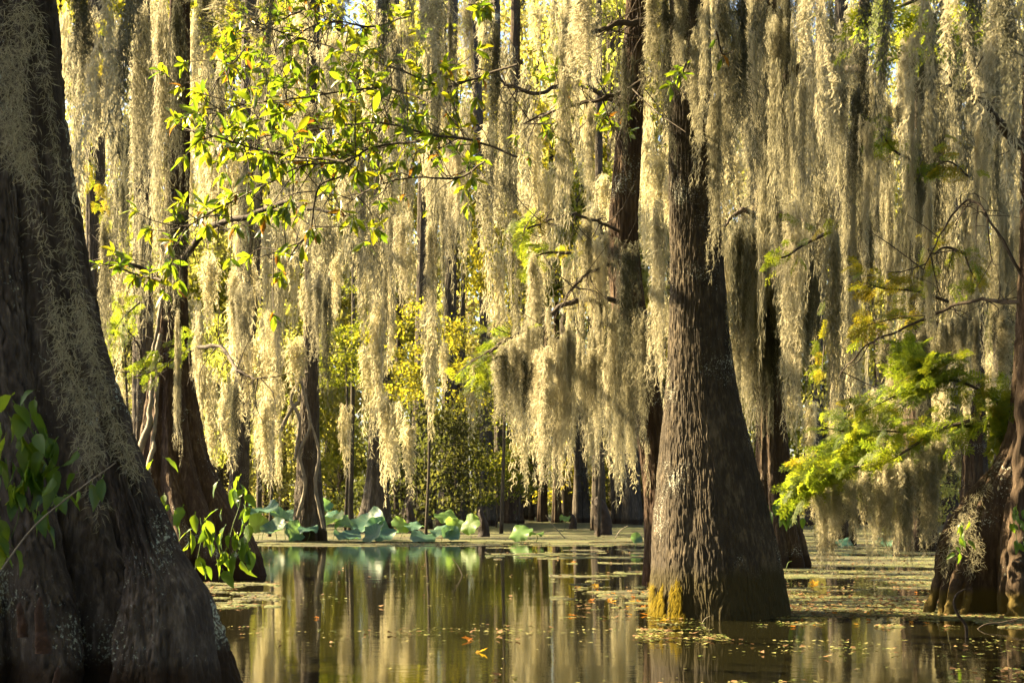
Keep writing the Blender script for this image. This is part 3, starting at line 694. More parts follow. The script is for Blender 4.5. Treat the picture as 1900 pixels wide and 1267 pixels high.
# near, out-of-focus strands
for px, bot, w, d, old in ((195, 440, 34, 6.0, 0), (225, 470, 36, 6.2, 1), (385, 170, 50, 5.6, 1), (420, 120, 40, 5.4, 0), (497, 265, 18, 6.5, 1), (718, 310, 24, 6.0, 1), (800, 170, 42, 5.6, 0), (790, 250, 20, 5.8, 0),
                           (968, 112, 18, 6.5, 1), (1080, 170, 50, 7.4, 0), (1505, 235, 32, 6.2, 0), (1522, 420, 16, 6.4, 0), (1640, 420, 26, 6.0, 1), (1712, 390, 30, 5.6, 0), (1748, 410, 34, 5.8, 1), (1798, 350, 40, 5.4, 1),
                           (1845, 420, 36, 5.6, 0), (1885, 640, 34, 5.6, 0), (1870, 330, 40, 5.2, 1), (150, 150, 40, 6.5, 1), (250, 200, 30, 6.6, 0), (1610, 180, 34, 5.6, 1), (1770, 250, 30, 5.3, 0), (640, 80, 30, 5.6, 0)):
    moss(px, -60, bot, w, d, old=bool(old))
# sharp strands in the middle distance, read off the photograph one by one
for px, top, bot, w, d, old, lab in (
        (302, -40, 620, 34, 11.5, 0, 'long bright sunlit moss strand hanging in front of the reddish left tree'),
        (262, -40, 470, 42, 12.0, 0, None), (330, -30, 380, 30, 12.5, 1, None), (350, 420, 690, 46, 17.5, 0, None), (330, 560, 860, 14, 17.0, 0, 'thin moss tail in front of the fluted foot of the reddish tree'), (362, 560, 800, 12, 17.0, 0, None),
        (1222, 350, 752, 36, 11.6, 0, 'long pale moss strand hugging the left edge of the bell-bottomed trunk'),
        (1050, -40, 545, 40, 11.8, 0, 'long sunlit moss strand left of the bell-bottomed tree, below the bare limb'),
        (1085, -20, 180, 50, 10.5, 0, None), (1096, 180, 400, 20, 12.0, 0, 'short moss tassel hanging under the bare limb'),
        (1288, 20, 385, 34, 11.3, 0, 'golden moss strand hanging across the top of the bell-bottomed trunk'),
        (1345, -40, 400, 50, 12.2, 0, 'grey moss strand along the right side of the bell-bottomed trunk'),
        (1370, -40, 300, 46, 12.8, 1, None), (1160, 60, 330, 26, 12.0, 1, None), (1135, 180, 640, 20, 13.5, 1, None), (1268, -30, 200, 40, 12.9, 1, None), (1180, -40, 480, 50, 14.0, 0, None), (1150, -40, 420, 40, 14.2, 1, None),
        (1215, -40, 230, 44, 11.9, 0, None), (1238, -40, 330, 30, 11.7, 1, None), (1262, -40, 170, 26, 11.5, 0, None), (1310, -40, 260, 26, 11.6, 0, None), (1328, 120, 520, 30, 12.0, 0, None), (1385, -40, 420, 44, 13.0, 0, None),
        (1150, 150, 520, 40, 14.6, 0, None), (1190, 300, 620, 34, 14.8, 0, None), (1165, 420, 760, 36, 15.2, 1, None), (1135, 330, 600, 36, 15.0, 0, None), (1110, -40, 330, 44, 13.6, 0, None), (1195, 560, 860, 34, 15.4, 0, None),
        (1352, 540, 740, 14, 12.4, 0, 'thin moss tail touching the right side of the bell-bottomed trunk'),
        (460, 300, 640, 46, 24, 1, None), (455, 520, 700, 40, 23, 0, None), (590, 500, 690, 40, 20, 0, None), (655, 440, 800, 30, 16, 0, None), (575, 180, 420, 50, 12, 0, None), (605, 520, 760, 22, 18, 1, None),
        (436, 690, 900, 18, 16, 1, 'dark thin moss strand hanging free left of the lotus leaves'), (424, 690, 880, 12, 16.2, 1, None), (470, 690, 830, 10, 16, 1, None),
        (880, 220, 560, 42, 14, 0, None), (860, 60, 420, 40, 13, 0, None), (905, 400, 640, 20, 14, 0, None), (915, 20, 330, 36, 13.5, 1, None), (745, 380, 600, 24, 17, 0, None), (800, 400, 620, 26, 17, 0, None),
        (1490, 40, 640, 36, 15, 0, None), (1545, -40, 420, 40, 13, 0, None), (1600, 260, 560, 60, 18, 0, None), (1485, 560, 700, 18, 14, 0, None), (1570, 520, 660, 16, 14, 0, None),
        (1800, 430, 700, 40, 16, 0, None), (1760, 430, 720, 50, 18, 0, None), (1850, 430, 760, 60, 17, 0, None), (1870, 560, 780, 50, 15, 1, None)):
    moss(px, top, bot, w, d, old=bool(old), label=lab)
# the curtain left of the main tree
for i in range(34):
    px = 912 + 278 * (i + random.uniform(0, 1)) / 34
    top = 650 - (px - 915) * 0.42 + random.uniform(-60, 90)
    bot = np.interp(px, [915, 980, 1060, 1120, 1185], [760, 850, 885, 910, 930]) + random.uniform(-150, 30)
    moss(px, top, bot + 45, random.choice((14, 20, 26, 34)), np.interp(px, [915, 1185], [13.4, 16.4]) + random.uniform(-0.25, 0.25), old=random.random() < 0.06, keep=True)
for i in range(13):                                     # the upper tier of the curtain
    px = random.uniform(950, 1180); top = random.uniform(380, 520)
    moss(px, top, top + random.uniform(180, 330), random.choice((20, 30, 40)), np.interp(px, [950, 1180], [14.6, 16.8]) + random.uniform(-0.2, 0.3), old=random.random() < 0.2)
for px, bot in ((1146, 1000), (1182, 965), (1062, 905), (1135, 930)): moss(px, 740, bot, 16, 13.8)
# moss on the right-back tree
for i in range(34):
    px = random.uniform(1345, 1522); c = abs(px - 1435) / 90
    top = 380 + 60 * c + random.uniform(-40, 120); bot = 860 - 60 * c + random.uniform(-130, 20)
    moss(px, top, bot, random.choice((26, 36, 50)), 21.5 - 1.0 * random.random() + 0.1, old=random.random() < 0.5, keep=True)
for i in range(14):                                     # moss down the upper part of its trunk
    px = random.uniform(1380, 1470); top = random.uniform(-60, 240); moss(px, top, top + random.uniform(200, 330), random.choice((24, 34, 44)), random.uniform(20.3, 20.9), old=random.random() < 0.3, keep=True)
# upper right mass
for i in range(140):
    px = random.uniform(1380, 1905); top = random.uniform(-60, 420)
    moss(px, top, top + random.choice((1, 1, 1.4)) * random.uniform(200, 420), random.choice((20, 28, 38)), random.uniform(13.5, 25), old=random.random() < 0.4, mass=True)
# upper left and centre mass
for i in range(100):
    px = random.uniform(110, 980); top = random.uniform(-60, 430)
    if 330 < px < 700 and random.random() < 0.45: continue
    moss(px, top, top + random.uniform(200, 380), random.choice((20, 28, 40)), random.uniform(14, 26), old=random.random() < 0.4, mass=True)
# below the bright bough
for i in range(26):
    px = random.uniform(1515, 1800); top = np.interp(px, [1515, 1620, 1720, 1800], [900, 850, 800, 760]) + random.uniform(-20, 30)
    moss(px, top, np.interp(px, [1515, 1640, 1720, 1800], [1080, 1070, 1020, 960]) + random.uniform(-120, 40), random.choice((14, 22, 30)), np.interp(px, [1515, 1800], [13.4, 14.5]) + random.uniform(-0.2, 0.25), old=random.random() < 0.12)

for i in range(15):                                     # its longest sunlit tails, nearly touching the water
    px = 1512 + 228 * (i + random.random()) / 15; top = np.interp(px, [1515, 1620, 1740], [905, 860, 820]); moss(px, top, random.uniform(1000, 1062), random.choice((12, 18, 26)), random.uniform(12.85, 13.1), keep=True)
# moss on the limb of the right tree
for i in range(15):
    px = random.uniform(1650, 1895); top = np.interp(px, [1545, 1700, 1895], [690, 600, 560]); moss(px, top, top + random.uniform(90, 190), random.choice((18, 26, 36)), random.uniform(13.8, 14.6), old=random.random() < 0.2)
V, Fs = MASS.get()
tag(link('moss_mass', mesh_of('moss_mass', V, Fs, M['moss'])), 'Spanish moss hanging too thick to count in the trees behind', None, None, 'stuff')
# far moss: one mass that nobody could count
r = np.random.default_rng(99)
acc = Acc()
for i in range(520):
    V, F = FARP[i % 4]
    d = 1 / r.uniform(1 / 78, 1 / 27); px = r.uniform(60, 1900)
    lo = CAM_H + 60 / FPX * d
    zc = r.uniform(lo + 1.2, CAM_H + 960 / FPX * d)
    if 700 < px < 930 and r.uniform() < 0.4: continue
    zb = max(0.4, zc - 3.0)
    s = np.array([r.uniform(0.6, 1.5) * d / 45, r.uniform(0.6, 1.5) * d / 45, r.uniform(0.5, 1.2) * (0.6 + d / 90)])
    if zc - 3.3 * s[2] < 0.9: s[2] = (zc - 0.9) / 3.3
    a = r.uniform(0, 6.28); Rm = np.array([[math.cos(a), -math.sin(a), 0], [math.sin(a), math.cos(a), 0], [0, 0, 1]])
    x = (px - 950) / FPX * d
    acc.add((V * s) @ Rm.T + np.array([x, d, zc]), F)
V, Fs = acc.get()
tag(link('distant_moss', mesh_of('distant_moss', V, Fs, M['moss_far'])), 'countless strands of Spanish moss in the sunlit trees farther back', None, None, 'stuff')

# moss clinging to the big left trunk
def cling(root, cols, d_c, seed, n, name='moss', R=1.0):
    """tufts lying on a trunk along paths of (px, py) pairs at distance d"""
    r = np.random.default_rng(seed); acc = Acc()
    for path, w, dd in cols:
        P = smooth_path([at(x, y, dd) for x, y in path], n)
        K = 3
        Q = np.repeat(P, K, 0) + r.normal(0, 1, (n * K, 3)) * np.array([w, 0.03, 0.03])
        V = []; m = n * K
        ang = r.normal(0, 0.85, m); L = 0.055 * r.uniform(0.5, 1.5, m)
        dx = np.sin(ang) * L; dz = -np.cos(ang) * L; dy = r.normal(-0.01, 0.02, m)
        tip = Q + np.stack([dx, dy, dz], 1); wv = np.stack([np.cos(ang), r.normal(0, 0.3, m), np.sin(ang)], 1) * 0.0016
        mid = (Q + tip) / 2 + np.stack([dz * 0.25, dy, -dx * 0.25], 1) * r.uniform(-1, 1, m)[:, None]
        V = np.stack([Q, mid + wv, tip, mid - wv], 1).reshape(-1, 3)
        acc.add(V, np.arange(4 * m).reshape(-1, 4))
    V, F = acc.get()
    return V, F
# ------------------------------------------------------------------ leaves
def leaf_mesh(name, L, W, mat, fold=0.25, curl=0.25, wave=0.0, nseg=7, wide=0.55, tip=1.3, seed=0):
    t = np.linspace(0, 1, nseg)
    half = W / 2 * (np.sin(PI * t ** (math.log(0.5) / math.log(wide))) ** (0.8)) * (1 - 0.15 * t)
    half[0] = W * 0.02; half[-1] = 0.0
    x = t * L; z = -curl * L * t ** 2
    rows = []
    for i in range(nseg):
        up = fold * half[i]; wv = wave * math.sin(i * 2.1 + seed) * half[i]
        rows += [(x[i], half[i], z[i] + up + wv), (x[i], half[i] * 0.5, z[i] + up * 0.35), (x[i], 0, z[i]), (x[i], -half[i] * 0.5, z[i] + up * 0.35), (x[i], -half[i], z[i] + up - wv)]
    rows += [(-0.15 * L, 0.004, 0.0), (-0.15 * L, -0.004, 0.0)]
    F = []
    for i in range(nseg - 1):
        for j in range(4): a = i * 5 + j; F.append((a, a + 5, a + 6, a + 1))
    k = nseg * 5; F.append((k, 1, 3, k + 1))
    return mesh_of(name, np.array(rows), np.array(F), M[mat], smooth=True)
TUP = [leaf_mesh('leaf', 0.125, 0.052, 'leaf', 0.3, 0.2, 0.2, seed=1), leaf_mesh('leaf', 0.115, 0.046, 'leaf', 0.45, 0.4, 0.3, seed=2), leaf_mesh('leaf', 0.135, 0.05, 'leaf', 0.2, 0.05, 0.1, seed=3), leaf_mesh('leaf', 0.10, 0.035, 'leaf', 0.6, 0.3, 0.1, seed=4)]
TUPO = [leaf_mesh('leaf', 0.105, 0.045, 'leaf_old', 0.6, 0.5, 0.4, seed=5), leaf_mesh('leaf', 0.09, 0.03, 'leaf_old', 0.8, 0.6, 0.4, seed=6)]
VINE = [leaf_mesh('leaf', 0.115, 0.062, 'vine_leaf', 0.2, 0.35, 0.15, wide=0.38, seed=7), leaf_mesh('leaf', 0.10, 0.05, 'vine_leaf', 0.35, 0.5, 0.2, wide=0.4, seed=8), leaf_mesh('leaf', 0.13, 0.066, 'vine_leaf', 0.15, 0.2, 0.1, wide=0.36, seed=9)]

def put_leaf(root, mesh, p, direction, scale=1.0, roll=None):
    o = link('leaf', mesh, root)
    x = Vector(direction).normalized(); up = Vector((random.gauss(0, 0.35), random.gauss(0, 0.35), 1))
    y = up.cross(x)
    if y.length < 1e-3: y = Vector((0, 1, 0))
    y.normalize(); z = x.cross(y)
    m = Matrix((x, y, z)).transposed().to_4x4()
    if roll is None: roll = random.gauss(0, 0.5)
    m = m @ Matrix.Rotation(roll, 4, 'X') @ Matrix.Scale(scale, 4)
    m.translation = Vector(p) - root.location
    o.matrix_basis = m
    return o

def whorl(root, p, axis, k, protos, old=0.06, s=1.0, spread=0.8):
    a0 = random.uniform(0, 6.28); ax = Vector(axis).normalized()
    u = ax.orthogonal().normalized(); v = ax.cross(u)
    for i in range(k):
        a = a0 + i * 2.4; sp = spread * random.uniform(0.6, 1.3)
        d = ax * random.uniform(0.2, 1.0) + (u * math.cos(a) + v * math.sin(a)) * sp + Vector((0, 0, -0.25))
        q = Vector(p) - ax * random.uniform(0, 0.06)
        put_leaf(root, random.choice(TUPO) if random.random() < old else random.choice(protos), q, d, s * random.choice((0.5, 0.75, 0.9, 1.05)) * random.uniform(0.85, 1.1))

def leafy(paths, d, label, nwh, kleaf=(5, 9), r0=0.009, spread_px=60, protos=TUP, s=1.0, group='leafy branches across the upper left', old=0.06, cat='branch', twl=(0.1, 0.55)):
    P0 = at(*paths[0][0], d)
    root = thing('leafy_branch', label, cat, P0, group)
    tw = Acc(); nb = 0
    for pi, path in enumerate(paths):
        jit = [at(x, y, d + 0.25 * math.sin(k * 1.7 + pi * 2)) for k, (x, y) in enumerate(path)]
        br = smooth_path(jit, 40)
        br += 0.012 * np.stack([fbm(np.arange(40) * 0.3, 0.5, 0, pi + q) for q in (1, 2, 3)], 1)
        V, F = tube(br, r0 * (1 if pi == 0 else 0.7), 0.003, 40, 6, knob=0.25, seed=pi, curve=False)
        part('branch', V, F, M['twig'], root)
        nwh = int(nwh * (2.8 if nwh > 7 else 1.4))
        for i in range(nwh):
            t = (0.12 + 0.88 * (i + random.random()) / nwh); idx = min(39, int(t * 39)); b = br[idx]
            fwd = br[min(39, idx + 1)] - br[max(0, idx - 2)]; fwd = fwd / (np.linalg.norm(fwd) + 1e-9)
            L = random.uniform(*twl) * s
            dr = fwd * random.uniform(0.1, 0.9) + np.array([random.gauss(0, 0.5), random.gauss(0, 0.7), random.gauss(0.1, 0.75)])
            dr /= np.linalg.norm(dr)
            e = b + dr * L; mid = (b + e) / 2 + np.array([random.gauss(0, 0.03), random.gauss(0, 0.03), random.gauss(0, 0.03)])
            V, F = tube([b, mid, e], 0.0045, 0.0018, 8, 4, knob=0.1, seed=i)
            tw.add(V, F)
            whorl(root, e, dr, random.randint(*kleaf), protos, old, s)
    V, F = tw.get(); part('twig', V, F, M['twig'], root)['kind'] = 'stuff'
    return root
leafy([[(960, 292), (880, 262), (800, 250), (700, 228), (600, 240), (500, 252), (440, 280)]], 10.2, 'leafy branch running level through the middle of the yellow green leaves', 20)
leafy([[(780, 262), (690, 275), (640, 300), (560, 308), (490, 345), (400, 390), (345, 425), (312, 480)]], 9.6, 'long sloping leafy branch whose bare end reaches down to the left', 16)
leafy([[(720, 270), (665, 290), (635, 325), (590, 350), (575, 430), (545, 455), (470, 480)]], 9.9, 'drooping leafy branch with turned orange leaves at its lower end', 9, old=0.18)
leafy([[(960, 120), (870, 150), (820, 160), (740, 130), (620, 90), (520, 60), (430, 15)]], 10.6, 'leafy branch reaching up to the top left', 16)
leafy([[(800, 190), (720, 165), (650, 168), (540, 185), (450, 195), (395, 215)]], 10.0, 'leafy branch between the level one and the top one', 16)
leafy([[(640, 300), (540, 290), (470, 275), (400, 255), (335, 235)]], 9.3, 'branch of broad bright leaves at the left end of the leafy spray', 10, twl=(0.08, 0.25))
leafy([[(560, 20), (480, 60), (440, 110), (400, 150)]], 11, 'small leafy branch near the top left of the spray', 9)
leafy([[(760, 30), (690, 50), (620, 40), (560, 60), (500, 110)]], 10.9, 'high leafy branch under the top edge of the picture', 12)
leafy([[(900, 300), (850, 330), (760, 330), (690, 350), (640, 380)]], 10.8, 'sparse leafy branch hanging right of the drooping one', 9, kleaf=(3, 5))
leafy([[(300, 520), (262, 512), (225, 500), (180, 486)]], 9.4, 'small low leafy spray left of the reddish tree', 7, group='single leafy sprays', twl=(0.05, 0.14))
leafy([[(1275, 115), (1262, 140), (1240, 160)]], 10.8, 'single leafy tuft in front of the bell-bottomed trunk', 3, kleaf=(5, 8), group='single leafy sprays', twl=(0.05, 0.1))
leafy([[(920, 5), (890, 10), (868, 8)]], 9.5, 'leafy tuft at the top edge right of the leafy spray', 4, group='single leafy sprays', twl=(0.05, 0.12))
leafy([[(1160, 180), (1120, 185), (1060, 195), (1020, 210), (975, 228)]], 12.3, 'leafy tufts along the bare curved limb left of the bell-bottomed tree', 8, r0=0.02, group='single leafy sprays')
leafy([[(1150, 250), (1130, 225), (1100, 215)]], 12.6, 'yellow tuft of leaves beneath the bare curved limb', 5, group='single leafy sprays', twl=(0.05, 0.2))
leafy([[(1330, 60), (1340, 100), (1360, 95)]], 11.2, 'two or three leaves hanging right of the trunk top', 2, kleaf=(2, 3), group='single leafy sprays', twl=(0.05, 0.1))
leafy([[(900, 330), (880, 310), (860, 320), (830, 330)]], 13, 'small dark leafy twig left of the long sunlit strand', 4, group='single leafy sprays')
# a vine stem winding up the sunlit edge of the main trunk
vp = []
for x, y in ((1258, 1095), (1266, 1040), (1252, 985), (1238, 930), (1236, 885), (1262, 850), (1270, 800)):
    z = at(x, y, 12.1)[2]; R0 = np.interp(z, [0, 0.4, 1.0, 1.6, 2.5], [0.62, 0.52, 0.45, 0.36, 0.28]); cxx = (np.interp(y, [800, 1100], [1308, 1332]) - 950) / FPX * 12.5
    xx = at(x, y, 12.2)[0]; c_ = np.clip((xx - cxx) / R0, -0.98, 0.98); vp.append(np.array([xx, 12.55 - R0 * 1.01 * math.sqrt(1 - c_ * c_), z]))
V, F = tube(vp, 0.022, 0.012, 60, 8, knob=0.35, seed=3); part('vine_stem', V, F, M['bark_main'], T3)
# limbs that carry the moss
for root, pts, r0, r1 in ((T3, [at(1262, 120, 12.4), at(1190, 150, 12.3), at(1130, 182, 12.2), at(1060, 196, 12.2), at(975, 230, 12.2)], 0.024, 0.008),
                          (T3, [at(1255, 30, 12.5), at(1155, 45, 12.2), at(1100, 58, 12.0)], 0.028, 0.018),
                          (T4, [at(1150, 560, 16.7), at(1060, 560, 15.8), at(980, 610, 15.0), at(905, 655, 14.6)], 0.035, 0.008),
                          (T4, [at(1140, 490, 16.7), at(1100, 500, 16.0), at(1065, 530, 15.6), at(1040, 570, 15.4)], 0.02, 0.006),
                          (T4, [at(1150, 430, 16.7), at(1080, 400, 15.8), at(1010, 410, 15.2), at(950, 450, 15)], 0.02, 0.006),
                          (T4, [at(1160, 200, 16.7), at(1080, 160, 15.5), at(980, 170, 14.6), at(890, 130, 14)], 0.03, 0.008),
                          (T5, [at(1420, 420, 21.4), at(1380, 390, 20.8), at(1345, 420, 20.4)], 0.05, 0.015), (T5, [at(1425, 400, 21.4), at(1480, 400, 20.8), at(1530, 470, 20.4)], 0.05, 0.015),
                          (T5, [at(1420, 180, 21.4), at(1500, 120, 20.0), at(1600, 130, 19), at(1700, 90, 18)], 0.08, 0.02),
                          (T6, [at(1900, 520, 13.1), at(1850, 430, 13.2), at(1800, 372, 13.4), at(1755, 420, 13.6), at(1715, 500, 13.7)], 0.014, 0.005),
                          (T6, [at(1905, 270, 13.1), at(1880, 262, 12.8), at(1830, 200, 12.5), at(1760, 160, 12)], 0.05, 0.015),
                          (T6, [at(1895, 560, 13.1), at(1800, 560, 14), at(1700, 600, 14.4), at(1610, 640, 14.6), at(1560, 700, 14.8)], 0.02, 0.006),
                          (T2, [at(325, 500, 18.8), at(380, 430, 18), at(460, 400, 17.4), at(540, 380, 17), at(640, 400, 16.6)], 0.05, 0.012),
                          (T2, [at(310, 520, 18.8), at(240, 490, 18), at(180, 470, 17.6)], 0.04, 0.012),
                          (T2, [at(320, 200, 18.8), at(250, 120, 17), at(160, 80, 16)], 0.05, 0.015),
                          (T2, [at(330, 660, 18.7), at(400, 640, 17.5), at(440, 685, 16.2), at(480, 705, 15.8)], 0.03, 0.006),
                          (T2, [at(300, 650, 18.8), at(270, 690, 18.2), at(255, 640, 18), at(225, 600, 17.8)], 0.02, 0.006)):
    branch(root, pts, r0, r1, 'twig', n=36, seed=int(r0 * 1000) + int(abs(pts[0][0]) * 7), twigs=16)
# overhead limbs, just above the picture, that the highest moss hangs from
for root, a, b, r0 in ((T1, at(60, -60, 7.5), at(820, -70, 5.6), 0.09), (T6, at(1905, -50, 13), at(1500, -70, 5.9), 0.09), (T3, at(1280, -60, 12.5), at(1560, -70, 13.5), 0.09), (T3, at(1270, -40, 12.5), at(1000, -50, 11.6), 0.08), (T2, at(330, -60, 18.9), at(240, -60, 11.6), 0.09)):
    branch(root, [a, (a + b) / 2 + np.array([0, 0, 0.25]), b], r0, 0.03, 'twig', n=40, seed=3)

# ------------------------------------------------------------------ cypress boughs
def frond_mesh(mat, L=0.24, seed=0):
    r = np.random.default_rng(seed); acc = Acc(); V = []; F = []
    def leaflet(p, d, l, w):
        s = np.cross(d, np.array([0.2, 0.3, 1.0])); s /= np.linalg.norm(s) + 1e-9
        q = [p, p + d * l * 0.5 + s * w, p + d * l, p + d * l * 0.5 - s * w]; k = len(V); V.extend(q); F.append((k, k + 1, k + 2, k + 3))
    n = 7
    for i in range(n):
        t = (i + 0.5) / n; p = np.array([t * L, 0, -0.25 * L * t * t])
        for sgn in (-1, 1):
            sl = L * 0.42 * (1 - 0.6 * t) * r.uniform(0.7, 1.2)
            sd = np.array([0.65, sgn * 0.8, -0.25 + r.normal(0, 0.2)]); sd /= np.linalg.norm(sd)
            m = 5
            for j in range(m):
                pp = p + sd * sl * (j + 0.5) / m + np.array([0, 0, -0.01 * (j / m) ** 2])
                for s2 in (-1, 1):
                    dd = sd * 0.7 + s2 * np.array([-sd[1], sd[0], 0]) * 0.8 + np.array([0, 0, r.normal(0, 0.25)]); dd /= np.linalg.norm(dd)
                    leaflet(pp, dd, 0.030 * r.uniform(0.7, 1.3), 0.0045)
    # rachis
    k = len(V); V.extend([np.array([0, 0.0015, 0]), np.array([L, 0, -0.25 * L]), np.array([0, -0.0015, 0])]); 
    return mesh_of('frond', np.array(V), [np.array(F), np.array([[k, k + 1, k + 2]])], M[mat])
FR = {m: [frond_mesh(m, 0.19, s) for s in (1, 2, 3)] for m in ('needle', 'needle_gold')}
def bough(paths, d, label, n, mat='needle', gold=0.04, s=1.0, group='feathery cypress boughs', spread=0.115, rise=0.06, r0=0.018):
    root = thing('cypress_bough', label, 'branch', at(*paths[0][0], d), group)
    for pi, path in enumerate(paths):
        br = smooth_path([at(x, y, d + 0.12 * math.sin(k * 2 + pi) + (0.3 if 'right edge' in group else 0)) for k, (x, y) in enumerate(path)], 40)
        V, F = tube(br, r0 if pi == 0 else r0 * 0.6, 0.003, 40, 6, knob=0.2, seed=pi, curve=False); part('branch', V, F, M['twig'], root)
        for i in range(n):
            t = random.random() ** 0.8; idx = min(39, int(t * 39)); b = br[idx] + np.array([random.gauss(0, 0.05), random.gauss(0, spread * 1.4), random.gauss(rise * (1 - t), spread * 0.75)])
            fwd = br[min(39, idx + 2)] - br[max(0, idx - 2)]; fwd /= np.linalg.norm(fwd) + 1e-9
            dr = fwd * random.uniform(0.2, 1.2) + np.array([random.gauss(0, 0.35), random.gauss(0, 0.6), random.gauss(-0.05, 0.3)])
            mm = random.choice(FR['needle_gold' if random.random() < gold else mat])
            o = put_leaf(root, mm, b, dr, s * random.uniform(0.6, 1.2)); o.name = 'frond'
    return root
bough([[(1892, 800), (1850, 745), (1780, 708), (1720, 712), (1660, 735), (1600, 765)], [(1850, 745), (1860, 770), (1872, 800)], [(1760, 710), (1715, 690), (1685, 665)]], 13.2, 'bright lime cypress bough, the upper tier at the right', 125, group='bright boughs of the right edge tree')
bough([[(1870, 790), (1790, 790), (1710, 800), (1640, 800), (1570, 800), (1525, 792)], [(1640, 800), (1590, 830), (1545, 850)]], 13.5, 'bright lime cypress bough, the middle tier at the right', 110, group='bright boughs of the right edge tree')
bough([[(1800, 780), (1735, 800), (1690, 830), (1640, 858), (1560, 870), (1500, 895), (1472, 918)], [(1560, 870), (1530, 880), (1490, 885)]], 12.9, 'bright lime cypress bough, the lowest tier with its tip near the water', 110, group='bright boughs of the right edge tree')
bough([[(1760, 560), (1700, 540), (1640, 535), (1590, 520)], [(1740, 600), (1680, 590), (1620, 600), (1585, 615)]], 15.0, 'golden cypress bough above the bright lime ones', 46, gold=0.75)
bough([[(1540, 430), (1490, 455), (1460, 475), (1435, 480)]], 14, 'small lime cypress spray hanging before the moss-draped tree', 18)
bough([[(1790, 470), (1750, 460), (1715, 490)], [(1790, 470), (1800, 500), (1810, 520)]], 14, 'cypress spray under the curved limb at the right', 20, gold=0.4)
bough([[(1000, 620), (940, 640), (890, 660), (850, 690)], [(930, 650), (905, 680), (890, 715)]], 15.2, 'lime cypress bough at the left end of the moss curtain', 36)
bough([[(1060, 470), (1010, 470), (970, 490)], [(1010, 400), (980, 420), (960, 440)]], 15.3, 'green cypress spray above the moss curtain', 30)
bough([[(360, 620), (340, 650), (300, 680), (250, 700)], [(260, 560), (220, 600), (200, 650)]], 17.4, 'dull green cypress spray beside the reddish tree', 44, gold=0.0)
bough([[(1830, 60), (1760, 70), (1700, 60)], [(1700, 0), (1650, 20), (1600, 30)]], 7.5, 'blurred green cypress spray in the upper right corner', 26, gold=0.0)
bough([[(1700, 300), (1660, 280), (1630, 240)], [(1800, 330), (1760, 300), (1720, 320)]], 14, 'green cypress spray among the moss at the upper right', 24, gold=0.3)
bough([[(1545, 560), (1530, 640), (1525, 700)]], 17, 'thin cypress spray right of the moss-draped tree', 22, gold=0.4)
bough([[(200, 20), (180, 90), (150, 150)], [(150, 250), (175, 330), (200, 420)]], 24, 'golden cypress spray past the big left tree', 40, gold=0.7)

# ------------------------------------------------------------------ climbing vines
def vine(path, d, label, n, s=1.0, mats=VINE, group='vines climbing the trunks', spread=0.06, d2=None):
    root = thing('vine', label, 'vine', at(*path[0], d), group)
    br = smooth_path([at(x, y, d) for x, y in path], 30)
    V, F = tube(br, 0.004, 0.0015, 30, 5, seed=2, curve=False); part('stem', V, F, M['stem'], root)
    for i in range(n):
        b = br[min(29, int(30 * (i + random.random()) / n))]
        dr = np.array([random.gauss(0, 0.45), random.gauss(-0.25, 0.3), -random.uniform(0.45, 1.0)])
        put_leaf(root, random.choice(mats), b + np.array([random.gauss(0, spread), random.gauss(-0.03, 0.03), random.gauss(0, 0.03)]), dr, s * random.uniform(0.6, 1.1), roll=random.gauss(0, 0.5))
    return root
vine([(40, 735), (55, 790), (85, 840), (90, 880), (60, 900)], 6.25, 'vine with large dark green leaves on the big left trunk', 48, 1.2, spread=0.09)
vine([(10, 850), (20, 900), (35, 950), (20, 1000)], 6.2, 'vine tail with large leaves at the very left edge', 30, 1.2, spread=0.08)
vine([(95, 940), (110, 925), (140, 915)], 6.1, 'sparse twig of small vine leaves in the middle of the left trunk', 5, 0.8)
vine([(258, 838), (250, 860), (240, 880)], 9.3, 'pale green vine leaves above the right slope of the left trunk', 14, 1.2, spread=0.07)
vine([(268, 900), (276, 920), (270, 950), (275, 970)], 9.3, 'vine leaves at the shoulder of the left trunk', 16, 1.15, spread=0.07)
vine([(308, 930), (305, 960), (310, 1000), (318, 1030)], 9.2, 'string of light green vine leaves beside the left root', 16, 1.15, spread=0.06)
vine([(372, 960), (375, 990), (370, 1020), (362, 1060), (372, 1075)], 9.4, 'vine leaves over the water in front of the reddish tree', 22, 1.15, spread=0.08)
vine([(440, 890), (446, 930), (432, 975), (425, 1010), (430, 1040)], 9.4, 'rightmost bright vine tuft before the reddish tree', 34, 1.3, spread=0.09)
vine([(1430, 930), (1450, 935), (1470, 945), (1480, 965)], 19.8, 'vine leaves at the foot of the moss-draped tree', 22, 1.6, spread=0.14)
vine([(1785, 970), (1782, 995), (1778, 1020)], 12.4, 'bright vine leaves on the left roots of the right tree', 14, 0.85, spread=0.04)
vine([(1885, 940), (1882, 970), (1888, 1010)], 12.0, 'bright vine leaves at the right edge', 16, 0.95, spread=0.04)
root = thing('dead_twig', 'thin bare twig slanting across the big left trunk', 'twig', at(0, 1060, 6.0))
V, F = tube([at(0, 1060, 6.0), at(60, 980, 6.0), at(130, 920, 6.0), at(215, 858, 6.0)], 0.004, 0.002, 30, 5); part('stem', V, F, M['dead_twig'], root)

